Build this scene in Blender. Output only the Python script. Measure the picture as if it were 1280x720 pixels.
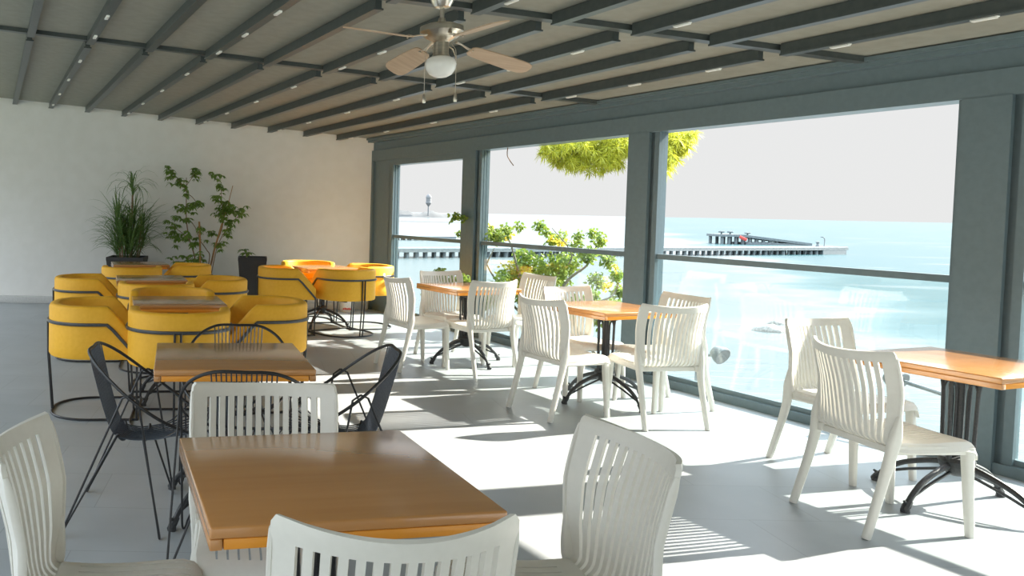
import bpy, bmesh, math, random
from mathutils import Vector, Matrix, Quaternion
PI = math.pi
V = Vector
scene = bpy.context.scene
for o in list(bpy.data.objects):
    bpy.data.objects.remove(o)
COL = scene.collection

# ------------------------------------------------------------------ camera
TH, RO = math.radians(2.5), math.radians(1.1)
EYE = V((0, 0, 1.46))
f0 = V((0, math.cos(TH), -math.sin(TH)))
u0 = V((0, math.sin(TH), math.cos(TH)))
r0 = V((1, 0, 0))
cr = r0 * math.cos(RO) + u0 * math.sin(RO)
cu = u0 * math.cos(RO) - r0 * math.sin(RO)
cam_d = bpy.data.cameras.new('camera')
cam = bpy.data.objects.new('camera', cam_d)
COL.objects.link(cam)
m = Matrix.Identity(4)
for i in range(3):
    m[i][0], m[i][1], m[i][2], m[i][3] = cr[i], cu[i], -f0[i], EYE[i]
cam.matrix_world = m
cam_d.sensor_width = 36
cam_d.lens = 28.125
cam_d.shift_x = 0.25
cam_d.shift_y = -55 / 1280
cam_d.clip_start = 0.05
cam_d.clip_end = 30000
scene.camera = cam

# ------------------------------------------------------------------ light
scene.view_settings.view_transform = 'Standard'
scene.view_settings.look = 'None'
scene.view_settings.gamma = 1
scene.view_settings.use_curve_mapping = False
scene.view_settings.exposure = 0.5

SUN_EL = math.radians(32)
sun_dir = V((0.972 * math.cos(SUN_EL), 0.235 * math.cos(SUN_EL), math.sin(SUN_EL)))
sd = bpy.data.lights.new('sun', 'SUN')
sd.energy = 14.5
sd.color = (1.0, 0.93, 0.82)
sd.angle = math.radians(0.6)
sun = bpy.data.objects.new('sun', sd)
COL.objects.link(sun)
sun.rotation_euler = sun_dir.to_track_quat('Z', 'Y').to_euler()

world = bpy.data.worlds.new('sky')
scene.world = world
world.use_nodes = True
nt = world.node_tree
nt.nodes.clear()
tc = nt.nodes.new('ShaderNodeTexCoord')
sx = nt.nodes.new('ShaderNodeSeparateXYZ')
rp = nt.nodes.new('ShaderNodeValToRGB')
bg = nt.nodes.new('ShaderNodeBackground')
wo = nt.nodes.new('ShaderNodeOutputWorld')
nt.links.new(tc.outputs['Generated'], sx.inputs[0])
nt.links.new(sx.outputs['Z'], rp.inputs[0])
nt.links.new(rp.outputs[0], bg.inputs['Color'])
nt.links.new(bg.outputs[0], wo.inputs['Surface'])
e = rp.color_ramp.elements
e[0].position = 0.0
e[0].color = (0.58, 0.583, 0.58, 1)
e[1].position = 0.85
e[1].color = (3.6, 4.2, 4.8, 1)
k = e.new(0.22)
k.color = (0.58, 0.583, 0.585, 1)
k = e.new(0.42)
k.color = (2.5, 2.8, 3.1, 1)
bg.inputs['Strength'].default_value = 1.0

# ------------------------------------------------------------------ frames
W0 = V((1.72, 11.92, 0))
US = V((0.36, -1, 0)).normalized()          # along the window wall, towards the camera
UN = V((-US.y, US.x, 0))                    # outwards through the windows
ZR, SL = 2.53, 0.097                        # roof height over the windows and its slope

def sn(s, n, z=0.0):
    return W0 + US * s + UN * n + V((0, 0, z))

def roof_z(n):
    return ZR - SL * n

SNQ = math.atan2(US.y, US.x)                # angle of the s axis

# ------------------------------------------------------------------ mesh builder
class MB:
    def __init__(self):
        self.v, self.f = [], []

    def add(self, vs, fs):
        b = len(self.v)
        self.v += [tuple(p) for p in vs]
        self.f += [tuple(b + i for i in q) for q in fs]

    def box(self, a, b, M=None):
        (x0, y0, z0), (x1, y1, z1) = a, b
        vs = [V(p) for p in ((x0, y0, z0), (x1, y0, z0), (x1, y1, z0), (x0, y1, z0), (x0, y0, z1), (x1, y0, z1), (x1, y1, z1), (x0, y1, z1))]
        if M is not None:
            vs = [M @ p for p in vs]
        self.add(vs, [(0, 3, 2, 1), (4, 5, 6, 7), (0, 1, 5, 4), (1, 2, 6, 5), (2, 3, 7, 6), (3, 0, 4, 7)])

    def snbox(self, s0, s1, n0, n1, z0, z1):
        p = [sn(s0, n0), sn(s1, n0), sn(s1, n1), sn(s0, n1)]
        vs = [q + V((0, 0, z0)) for q in p] + [q + V((0, 0, z1)) for q in p]
        self.add(vs, [(0, 1, 2, 3), (7, 6, 5, 4), (4, 5, 1, 0), (5, 6, 2, 1), (6, 7, 3, 2), (7, 4, 0, 3)])

    def rbox(self, a, b, r=0.008, seg=2, M=None):
        bm = bmesh.new()
        bmesh.ops.create_cube(bm, size=1)
        for v in bm.verts:
            v.co = V([(a[i] + b[i]) / 2 + v.co[i] * (b[i] - a[i]) for i in range(3)])
        bmesh.ops.bevel(bm, geom=bm.edges[:], offset=r, segments=seg, affect='EDGES', profile=0.5)
        bm.verts.index_update()
        self.add([(M @ v.co) if M is not None else v.co for v in bm.verts], [[v.index for v in f.verts] for f in bm.faces])
        bm.free()

    def loft(self, pts, radii, sides=8, closed=False, caps=True, power=2.0, up=None):
        """tube through pts; radii: number or list of number / (ra, rb)"""
        pts = [V(p) for p in pts]
        n = len(pts)
        if not isinstance(radii, (list, tuple)):
            radii = [radii] * n
        tang = []
        for i in range(n):
            if closed:
                t = pts[(i + 1) % n] - pts[i - 1]
            else:
                t = pts[min(i + 1, n - 1)] - pts[max(i - 1, 0)]
            tang.append(t.normalized() if t.length > 1e-9 else V((0, 0, 1)))
        ref = V(up) if up else (V((0, 0, 1)) if abs(tang[0].z) < 0.9 else V((0, 1, 0)))
        rings = []
        for i in range(n):
            t = tang[i]
            s = ref - t * ref.dot(t)
            if s.length < 1e-6:
                s = t.orthogonal()
            s.normalize()
            if not up:
                ref = s
            w = t.cross(s)
            r = radii[i]
            ra, rb = r if isinstance(r, (list, tuple)) else (r, r)
            ring = []
            for k_ in range(sides):
                a = 2 * PI * (k_ + 0.5) / sides
                c, d = math.cos(a), math.sin(a)
                if power != 2.0:
                    c = math.copysign(abs(c) ** (2 / power), c)
                    d = math.copysign(abs(d) ** (2 / power), d)
                ring.append(pts[i] + w * (c * ra) + s * (d * rb))
            rings.append(ring)
        vs = [p for r in rings for p in r]
        fs = []
        for i in range(n if closed else n - 1):
            j = (i + 1) % n
            for k_ in range(sides):
                l = (k_ + 1) % sides
                fs.append((i * sides + k_, i * sides + l, j * sides + l, j * sides + k_))
        if caps and not closed:
            fs.append(tuple(reversed(range(sides))))
            fs.append(tuple((n - 1) * sides + k_ for k_ in range(sides)))
        self.add(vs, fs)

    def lathe(self, prof, c=(0, 0, 0), sides=24, cap=True):
        vs, fs = [], []
        for r, z in prof:
            for k_ in range(sides):
                a = 2 * PI * k_ / sides
                vs.append((c[0] + r * math.cos(a), c[1] + r * math.sin(a), c[2] + z))
        for i in range(len(prof) - 1):
            for k_ in range(sides):
                l = (k_ + 1) % sides
                fs.append((i * sides + k_, i * sides + l, (i + 1) * sides + l, (i + 1) * sides + k_))
        if cap:
            fs.append(tuple(reversed(range(sides))))
            fs.append(tuple((len(prof) - 1) * sides + k_ for k_ in range(sides)))
        self.add(vs, fs)

    def sheet(self, P, nu, nv, mask, t):
        """thick sheet: P(i,j) -> point; mask(i,j) -> solid cell; t thickness along the grid normal"""
        pts = [[P(i, j) for j in range(nv + 1)] for i in range(nu + 1)]
        A, B = {}, {}
        vs, fs = [], []
        nor = {}
        for i in range(nu + 1):
            for j in range(nv + 1):
                du = pts[min(i + 1, nu)][j] - pts[max(i - 1, 0)][j]
                dv = pts[i][min(j + 1, nv)] - pts[i][max(j - 1, 0)]
                nor[i, j] = du.cross(dv).normalized()
        def va(i, j, top):
            D = A if top else B
            if (i, j) not in D:
                D[i, j] = len(vs)
                vs.append(pts[i][j] + nor[i, j] * (t / 2 if top else -t / 2))
            return D[i, j]
        ok = lambda i, j: 0 <= i < nu and 0 <= j < nv and mask(i, j)
        for i in range(nu):
            for j in range(nv):
                if not mask(i, j):
                    continue
                c = [(i, j), (i + 1, j), (i + 1, j + 1), (i, j + 1)]
                fs.append(tuple(va(*p, True) for p in c))
                fs.append(tuple(va(*p, False) for p in reversed(c)))
                for (di, dj), (p, q) in (((0, -1), (c[0], c[1])), ((1, 0), (c[1], c[2])), ((0, 1), (c[2], c[3])), ((-1, 0), (c[3], c[0]))):
                    if not ok(i + di, j + dj):
                        fs.append((va(*q, True), va(*p, True), va(*p, False), va(*q, False)))
        self.add(vs, fs)

    def build(self, name, mat, parent=None, loc=None, rz=0.0, smooth=35, mats=None):
        me = bpy.data.meshes.new(name)
        me.from_pydata(self.v, [], self.f)
        me.validate()
        me.update()
        o = bpy.data.objects.new(name, me)
        me.materials.append(mat)
        COL.objects.link(o)
        if smooth:
            me.shade_smooth()
            me.set_sharp_from_angle(angle=math.radians(smooth))
        if parent:
            o.parent = parent
        if loc is not None:
            o.location = loc
        o.rotation_euler.z = rz
        return o

def catmull(P, n=6, closed=False):
    P = [V(p) for p in P]
    out = []
    N = len(P)
    for i in range(N if closed else N - 1):
        if closed:
            a, b, c, d = P[i - 1], P[i], P[(i + 1) % N], P[(i + 2) % N]
        else:
            a, b, c, d = P[max(i - 1, 0)], P[i], P[i + 1], P[min(i + 2, N - 1)]
        for k_ in range(n):
            t = k_ / n
            out.append(0.5 * ((2 * b) + (c - a) * t + (2 * a - 5 * b + 4 * c - d) * t * t + (3 * b - a - 3 * c + d) * t ** 3))
    if not closed:
        out.append(P[-1])
    return out

def tag(o, label, cat, group=None, kind=None):
    o['label'] = label
    o['category'] = cat
    if group:
        o['group'] = group
    if kind:
        o['kind'] = kind
    return o

def thing(name, label, cat, loc=(0, 0, 0), rz=0.0, group=None):
    o = bpy.data.objects.new(name, None)
    o.empty_display_size = 0.1
    COL.objects.link(o)
    o.location = loc
    o.rotation_euler.z = rz
    return tag(o, label, cat, group)

def struct(o):
    o['kind'] = 'structure'
    return o

def dup(root, loc, rz, label, group=None):
    def cp(o, par):
        c = o.copy()
        COL.objects.link(c)
        if par is not None:
            c.parent = par
        for ch in o.children:
            cp(ch, c)
        return c
    r = cp(root, None)
    r.location = loc
    r.rotation_euler.z = rz
    r['label'] = label
    if group:
        r['group'] = group
    return r

# ------------------------------------------------------------------ materials
def mat(name, col, rough=0.5, metal=0.0, spec=0.5, emit=None):
    m_ = bpy.data.materials.new(name)
    m_.use_nodes = True
    b = m_.node_tree.nodes['Principled BSDF']
    b.inputs['Base Color'].default_value = (*col, 1)
    b.inputs['Roughness'].default_value = rough
    b.inputs['Metallic'].default_value = metal
    b.inputs['Specular IOR Level'].default_value = spec
    return m_

def noisy(m_, c1, c2, scale=(8, 8, 8), nscale=1.0, detail=4, bump=0.0, coords='Object', lo=0.35, hi=0.65, rough=None):
    nt = m_.node_tree
    b = nt.nodes['Principled BSDF']
    t = nt.nodes.new('ShaderNodeTexCoord')
    mp = nt.nodes.new('ShaderNodeMapping')
    mp.inputs['Scale'].default_value = scale
    n = nt.nodes.new('ShaderNodeTexNoise')
    n.inputs['Scale'].default_value = nscale
    n.inputs['Detail'].default_value = detail
    r = nt.nodes.new('ShaderNodeValToRGB')
    r.color_ramp.elements[0].position = lo
    r.color_ramp.elements[0].color = (*c1, 1)
    r.color_ramp.elements[1].position = hi
    r.color_ramp.elements[1].color = (*c2, 1)
    nt.links.new(t.outputs[coords], mp.inputs[0])
    nt.links.new(mp.outputs[0], n.inputs['Vector'])
    nt.links.new(n.outputs['Fac'], r.inputs[0])
    nt.links.new(r.outputs[0], b.inputs['Base Color'])
    if bump:
        bp = nt.nodes.new('ShaderNodeBump')
        bp.inputs['Strength'].default_value = bump
        bp.inputs['Distance'].default_value = 0.01
        nt.links.new(n.outputs['Fac'], bp.inputs['Height'])
        nt.links.new(bp.outputs[0], b.inputs['Normal'])
    return m_

M = {}
M['frame'] = noisy(mat('grey_aluminium', (0.125, 0.175, 0.195), 0.36), (0.12, 0.168, 0.188), (0.132, 0.183, 0.203), nscale=3)
M['beam'] = noisy(mat('beam_metal', (0.06, 0.072, 0.072), 0.35), (0.055, 0.067, 0.067), (0.068, 0.08, 0.078), nscale=3)
M['fabric'] = noisy(mat('roof_fabric', (0.30, 0.30, 0.25), 0.7), (0.29, 0.29, 0.24), (0.32, 0.315, 0.265), nscale=1.5, detail=2)
M['wall'] = noisy(mat('painted_plaster', (0.82, 0.81, 0.78), 0.8), (0.80, 0.79, 0.755), (0.83, 0.82, 0.79), nscale=0.8)
M['skirting'] = noisy(mat('skirting_stone', (0.5, 0.5, 0.48), 0.6), (0.48, 0.48, 0.46), (0.54, 0.54, 0.52), nscale=5)
M['plastic'] = noisy(mat('white_plastic', (0.78, 0.76, 0.69), 0.4), (0.77, 0.75, 0.68), (0.79, 0.77, 0.70), nscale=6)
M['black'] = noisy(mat('black_steel', (0.02, 0.021, 0.022), 0.35), (0.018, 0.019, 0.02), (0.026, 0.026, 0.028), nscale=9)
M['iron'] = noisy(mat('cast_iron', (0.03, 0.032, 0.035), 0.45), (0.026, 0.028, 0.03), (0.042, 0.044, 0.046), nscale=14, bump=0.15)
M['cord'] = noisy(mat('black_cord', (0.05, 0.06, 0.075), 0.22), (0.045, 0.054, 0.068), (0.06, 0.07, 0.085), nscale=20)
M['upholstery'] = noisy(mat('yellow_upholstery', (0.92, 0.48, 0.026), 0.6), (0.90, 0.465, 0.022), (0.94, 0.50, 0.032), nscale=5, bump=0.05)
M['gunmetal'] = noisy(mat('gunmetal_band', (0.07, 0.075, 0.08), 0.35, 0.3), (0.06, 0.065, 0.07), (0.08, 0.085, 0.09), nscale=8)
M['wood'] = noisy(mat('varnished_wood', (0.55, 0.25, 0.07), 0.25), (0.52, 0.225, 0.06), (0.60, 0.28, 0.085), scale=(1.2, 14, 8), nscale=1.4, detail=6, lo=0.2, hi=0.8)
M['wood'].node_tree.nodes['Principled BSDF'].inputs['Coat Weight'].default_value = 1.0
M['wood'].node_tree.nodes['Principled BSDF'].inputs['Coat Roughness'].default_value = 0.16
M['wood_edge'] = noisy(mat('orange_wood_edge', (0.85, 0.33, 0.03), 0.3), (0.82, 0.31, 0.025), (0.88, 0.35, 0.035), scale=(2, 12, 12), nscale=1.5)
M['planter'] = noisy(mat('charcoal_planter', (0.035, 0.036, 0.038), 0.6), (0.032, 0.033, 0.035), (0.042, 0.042, 0.044), nscale=10)
M['soil'] = noisy(mat('soil', (0.05, 0.035, 0.025), 0.9), (0.03, 0.02, 0.015), (0.08, 0.06, 0.04), nscale=30, bump=0.5)
M['bark'] = noisy(mat('bark', (0.25, 0.16, 0.09), 0.8), (0.18, 0.11, 0.06), (0.32, 0.21, 0.12), nscale=18, bump=0.4)
M['greystem'] = noisy(mat('grey_stem', (0.2, 0.19, 0.15), 0.8), (0.15, 0.14, 0.11), (0.26, 0.24, 0.19), nscale=18)
M['stake'] = noisy(mat('coir_stake', (0.42, 0.23, 0.10), 0.9), (0.36, 0.19, 0.08), (0.5, 0.29, 0.13), nscale=40, bump=0.4)
M['nickel'] = noisy(mat('brushed_nickel', (0.66, 0.60, 0.50), 0.28, 1.0), (0.62, 0.56, 0.47), (0.70, 0.64, 0.54), scale=(2, 2, 40), nscale=2)
M['blade'] = noisy(mat('fan_blade_veneer', (0.52, 0.36, 0.24), 0.45), (0.48, 0.33, 0.22), (0.56, 0.40, 0.27), scale=(3, 20, 3), nscale=2)
M['opal'] = noisy(mat('opal_glass', (0.85, 0.82, 0.77), 0.15), (0.84, 0.81, 0.76), (0.87, 0.84, 0.79), nscale=2)
M['led'] = noisy(mat('light_cover', (0.88, 0.87, 0.82), 0.3), (0.86, 0.85, 0.80), (0.90, 0.89, 0.84), nscale=6)
M['concrete'] = noisy(mat('pier_concrete', (0.13, 0.16, 0.17), 0.8), (0.10, 0.125, 0.135), (0.17, 0.195, 0.20), nscale=0.6)
M['pale_concrete'] = noisy(mat('pale_concrete', (0.26, 0.25, 0.23), 0.8), (0.23, 0.22, 0.20), (0.29, 0.28, 0.26), nscale=0.5)
M['hazy'] = noisy(mat('far_coast', (0.06, 0.062, 0.062), 0.95), (0.048, 0.05, 0.05), (0.07, 0.072, 0.07), scale=(0.03, 0.03, 0.12), nscale=1.0)
M['tower'] = noisy(mat('tower_concrete', (0.16, 0.165, 0.17), 0.9), (0.145, 0.15, 0.155), (0.175, 0.18, 0.185), nscale=0.3)
M['bag'] = noisy(mat('white_sack', (0.62, 0.63, 0.62), 0.7), (0.5, 0.52, 0.53), (0.74, 0.74, 0.72), nscale=28)
M['red'] = noisy(mat('red_print', (0.5, 0.06, 0.05), 0.6), (0.45, 0.05, 0.045), (0.56, 0.08, 0.06), nscale=20)
M['lampgrey'] = noisy(mat('lamp_grey', (0.24, 0.26, 0.27), 0.5), (0.22, 0.24, 0.25), (0.27, 0.29, 0.30), nscale=6)
M['land'] = noisy(mat('unseen_land', (0.14, 0.14, 0.10), 0.9), (0.11, 0.12, 0.08), (0.18, 0.17, 0.12), nscale=0.4)
M['rock'] = noisy(mat('rock', (0.22, 0.22, 0.2), 0.9), (0.15, 0.15, 0.14), (0.32, 0.31, 0.29), nscale=2, bump=0.5)

def leafmat(name, c1, c2, trans=0.35, rough=0.45, nscale=3.0):
    m_ = noisy(mat(name, c1, rough), c1, c2, nscale=nscale, lo=0.3, hi=0.7)
    nt = m_.node_tree
    b = nt.nodes['Principled BSDF']
    out = nt.nodes['Material Output']
    tr = nt.nodes.new('ShaderNodeBsdfTranslucent')
    mx = nt.nodes.new('ShaderNodeMixShader')
    src = b.inputs['Base Color'].links[0].from_socket
    nt.links.new(src, tr.inputs['Color'])
    mx.inputs[0].default_value = trans
    nt.links.new(b.outputs[0], mx.inputs[1])
    nt.links.new(tr.outputs[0], mx.inputs[2])
    nt.links.new(mx.outputs[0], out.inputs['Surface'])
    return m_

M['leaf_dark'] = leafmat('dark_strap_leaf', (0.055, 0.14, 0.04), (0.20, 0.31, 0.08), 0.25, nscale=6)
M['leaf_green'] = leafmat('green_leaf', (0.10, 0.22, 0.04), (0.28, 0.40, 0.08), 0.3, nscale=6)
M['leaf_shrub'] = leafmat('shrub_leaf', (0.12, 0.23, 0.05), (0.34, 0.40, 0.06), 0.4, nscale=2.5)
M['leaf_gold'] = leafmat('golden_leaf', (0.60, 0.46, 0.03), (0.62, 0.52, 0.08), 0.5)
M['needle'] = leafmat('pine_needle', (0.34, 0.40, 0.05), (0.58, 0.56, 0.05), 0.5, nscale=4)

def glassmat():
    m_ = bpy.data.materials.new('clear_glass')
    m_.use_nodes = True
    nt = m_.node_tree
    nt.nodes.clear()
    out = nt.nodes.new('ShaderNodeOutputMaterial')
    tr = nt.nodes.new('ShaderNodeBsdfTransparent')
    tr.inputs[0].default_value = (0.93, 0.965, 0.96, 1)
    gl = nt.nodes.new('ShaderNodeBsdfGlossy')
    gl.inputs['Roughness'].default_value = 0.02
    lw = nt.nodes.new('ShaderNodeLayerWeight')
    pw = nt.nodes.new('ShaderNodeMath')
    pw.operation = 'POWER'
    pw.inputs[1].default_value = 5.0
    nt.links.new(lw.outputs['Facing'], pw.inputs[0])
    fr = nt.nodes.new('ShaderNodeMath')
    fr.operation = 'MULTIPLY_ADD'
    fr.inputs[1].default_value = 0.6
    fr.inputs[2].default_value = 0.035
    nt.links.new(pw.outputs[0], fr.inputs[0])
    mx = nt.nodes.new('ShaderNodeMixShader')
    nt.links.new(fr.outputs[0], mx.inputs[0])
    nt.links.new(tr.outputs[0], mx.inputs[1])
    nt.links.new(gl.outputs[0], mx.inputs[2])
    nt.links.new(mx.outputs[0], out.inputs[0])
    return m_
M['glass'] = glassmat()

def floormat():
    m_ = mat('porcelain_tile', (0.6, 0.6, 0.58), 0.38)
    nt = m_.node_tree
    b = nt.nodes['Principled BSDF']
    t = nt.nodes.new('ShaderNodeTexCoord')
    mp = nt.nodes.new('ShaderNodeMapping')
    mp.inputs['Location'].default_value = (-1.886 + 0.88 * 0.0, -3.33, 0)
    br = nt.nodes.new('ShaderNodeTexBrick')
    br.inputs['Scale'].default_value = 1.0
    br.inputs['Brick Width'].default_value = 0.882
    br.inputs['Row Height'].default_value = 0.49
    br.inputs['Mortar Size'].default_value = 0.0022
    br.inputs['Mortar Smooth'].default_value = 0.1
    br.offset = 0.4
    br.inputs['Color1'].default_value = (0.34, 0.365, 0.377, 1)
    br.inputs['Color2'].default_value = (0.365, 0.388, 0.398, 1)
    br.inputs['Mortar'].default_value = (0.26, 0.275, 0.28, 1)
    n = nt.nodes.new('ShaderNodeTexNoise')
    n.inputs['Scale'].default_value = 2.5
    n.inputs['Detail'].default_value = 6
    mr = nt.nodes.new('ShaderNodeMapRange')
    mr.inputs[1].default_value = 0.3
    mr.inputs[2].default_value = 0.7
    mr.inputs[3].default_value = 0.92
    mr.inputs[4].default_value = 1.05
    mu = nt.nodes.new('ShaderNodeMix')
    mu.data_type = 'RGBA'
    mu.blend_type = 'MULTIPLY'
    mu.inputs[0].default_value = 1.0
    nt.links.new(t.outputs['Object'], mp.inputs[0])
    nt.links.new(mp.outputs[0], br.inputs['Vector'])
    nt.links.new(t.outputs['Object'], n.inputs['Vector'])
    nt.links.new(n.outputs['Fac'], mr.inputs[0])
    nt.links.new(br.outputs['Color'], mu.inputs[6])
    nt.links.new(mr.outputs[0], mu.inputs[7])
    nt.links.new(mu.outputs[2], b.inputs['Base Color'])
    return m_
M['floor'] = floormat()

def seamat():
    m_ = mat('sea_water', (0.12, 0.24, 0.25), 0.25)
    nt = m_.node_tree
    b = nt.nodes['Principled BSDF']
    L = nt.links.new
    t = nt.nodes.new('ShaderNodeTexCoord')
    sp = nt.nodes.new('ShaderNodeSeparateXYZ')
    L(t.outputs['Object'], sp.inputs[0])
    # shallow milky water near the shore (left), deep turquoise to the right
    def noise(scale, sc, detail=5):
        mp = nt.nodes.new('ShaderNodeMapping')
        mp.inputs['Scale'].default_value = sc
        mp.inputs['Rotation'].default_value = (0, 0, math.radians(-20))
        n = nt.nodes.new('ShaderNodeTexNoise')
        n.inputs['Scale'].default_value = scale
        n.inputs['Detail'].default_value = detail
        L(t.outputs['Object'], mp.inputs[0])
        L(mp.outputs[0], n.inputs['Vector'])
        return n
    n1 = noise(1.0, (0.012, 0.03, 1))
    n2 = noise(1.0, (0.05, 0.16, 1), 8)
    def math_(op, a, b_):
        q = nt.nodes.new('ShaderNodeMath')
        q.operation = op
        for i, x in enumerate((a, b_)):
            if isinstance(x, (int, float)):
                q.inputs[i].default_value = x
            else:
                L(x, q.inputs[i])
        return q.outputs[0]
    # signed distance-like measure across the shore line
    lin = math_('SUBTRACT', math_('MULTIPLY', sp.outputs['X'], 1.0), math_('MULTIPLY', sp.outputs['Y'], 0.46))
    lin = math_('SUBTRACT', lin, 12.5)
    wob = math_('MULTIPLY', math_('SUBTRACT', n1.outputs['Fac'], 0.5), 40.0)
    dd = math_('ADD', lin, wob)
    dd = math_('ADD', dd, math_('MULTIPLY', math_('SUBTRACT', n2.outputs['Fac'], 0.5), 16.0))
    mr = nt.nodes.new('ShaderNodeMapRange')
    mr.inputs[1].default_value = -3.0
    mr.inputs[2].default_value = 9.0
    L(dd, mr.inputs[0])
    rp = nt.nodes.new('ShaderNodeValToRGB')
    e = rp.color_ramp.elements
    e[0].position = 0
    e[0].color = (0.105, 0.132, 0.136, 1)
    e[1].position = 1
    e[1].color = (0.022, 0.075, 0.083, 1)
    q = e.new(0.35)
    q.color = (0.15, 0.164, 0.163, 1)
    q = e.new(0.6)
    q.color = (0.062, 0.115, 0.123, 1)
    L(mr.outputs[0], rp.inputs[0])
    # white streaks of foam
    fr = nt.nodes.new('ShaderNodeValToRGB')
    fr.color_ramp.elements[0].position = 0.60
    fr.color_ramp.elements[0].color = (0, 0, 0, 1)
    fr.color_ramp.elements[1].position = 0.72
    fr.color_ramp.elements[1].color = (0.8, 0.8, 0.8, 1)
    L(n2.outputs['Fac'], fr.inputs[0])
    mx = nt.nodes.new('ShaderNodeMix')
    mx.data_type = 'RGBA'
    L(fr.outputs[0], mx.inputs[0])
    L(rp.outputs[0], mx.inputs[6])
    mx.inputs[7].default_value = (0.15, 0.164, 0.163, 1)
    L(mx.outputs[2], b.inputs['Base Color'])
    n3 = noise(1.0, (0.5, 1.3, 1), 3)
    bp = nt.nodes.new('ShaderNodeBump')
    bp.inputs['Strength'].default_value = 0.25
    bp.inputs['Distance'].default_value = 0.3
    L(n3.outputs['Fac'], bp.inputs['Height'])
    L(bp.outputs[0], b.inputs['Normal'])
    return m_
M['sea'] = seamat()

# ================================================================== SETTING
# floor
b = MB()
b.box((-5.2, -3.5, -0.15), (9.0, 12.1, 0.0))
o = struct(b.build('floor', M['floor'], smooth=0))
# cut the floor along the window wall
me = o.data
bm = bmesh.new()
bm.from_mesh(me)
bmesh.ops.bisect_plane(bm, geom=bm.verts[:] + bm.edges[:] + bm.faces[:], plane_co=sn(0, 0.16), plane_no=UN, clear_outer=True)
es = [e_ for e_ in bm.edges if e_.is_boundary]
bmesh.ops.contextual_create(bm, geom=es)
bm.to_mesh(me)
bm.free()
# back wall (its top follows the roof)
b = MB()
def wz(x):
    return ZR - SL * ((x - 1.72) * UN.x) + 0.015
xa, xb = -5.2, 1.80
vs = []
for y in (11.92, 12.10):
    vs += [(xa, y, -0.15), (xb, y, -0.15), (xb, y, wz(xb)), (xa, y, wz(xa))]
b.add(vs, [(0, 1, 2, 3), (7, 6, 5, 4), (0, 4, 5, 1), (1, 5, 6, 2), (2, 6, 7, 3), (3, 7, 4, 0)])
struct(b.build('wall_back', M['wall'], smooth=0))
b = MB()
b.rbox((-5.2, 11.80, 0.0), (1.66, 11.919, 0.10), 0.006, 2)
struct(b.build('baseboard_back', M['skirting']))
# roof fabric
b = MB()
b.add([sn(s, n, roof_z(n) + dz) for dz in (0, 0.02) for s, n in ((-3.2, -8.6), (16.5, -8.6), (16.5, -0.02), (-0.6, -0.02))],
      [(3, 2, 1, 0), (4, 5, 6, 7), (0, 1, 5, 4), (1, 2, 6, 5), (2, 3, 7, 6), (3, 0, 4, 7)])
struct(b.build('ceiling', M['fabric'], smooth=0))

# roof guide rails (roughly parallel to the back wall) and beams (parallel to the windows)
rails = [(7.38, 0.062), (5.065, 0.069), (2.75, 0.07), (0.43, 0.07), (-1.9, 0.07)]
def n_of(x, y):
    return (V((x, y, 0)) - W0).dot(UN)
trim = 0
for y0, kx in rails:
    trim += 1
    b = MB()
    # end at n = -0.08 on the right
    xr = 1.0
    for _ in range(30):
        nn = n_of(xr, y0 + kx * xr)
        xr += (-0.08 - nn)
    xl = -4.9
    d = V((xr - xl, kx * (xr - xl), 0)).normalized()
    w = V((-d.y, d.x, 0)) * 0.035
    pl, pr = V((xl, y0 + kx * xl, 0)), V((xr, y0 + kx * xr, 0))
    vs = []
    for dz in (-0.038, -0.001):
        for p in (pl - w, pr - w, pr + w, pl + w):
            vs.append(p + V((0, 0, roof_z(n_of(p.x, p.y)) + dz)))
    b.add(vs, [(3, 2, 1, 0), (4, 5, 6, 7), (0, 1, 5, 4), (1, 2, 6, 5), (2, 3, 7, 6), (3, 0, 4, 7)])
    struct(b.build('trim_%d' % trim, M['beam'], smooth=0))
beam_n0 = [-0.515, -0.982, -1.484, -1.994, -2.497, -3.023, -3.534, -4.048, -4.555, -5.06, -5.57]
def beam_pt(n0, s):
    return sn(s, n0 - 0.025 * s)
def s_at_y(n0, yf):
    s = 3.0
    for _ in range(40):
        p = beam_pt(n0, s)
        s += (p.y - yf(p.x)) / 0.95
    return s
strip_lights = []
names_b = ['roof beam nearest windows', '', 'second lit beam from windows', '', 'third lit beam from windows', '', 'fourth lit beam from windows', '', 'fifth lit beam from windows', '', 'sixth lit beam from windows']
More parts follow.
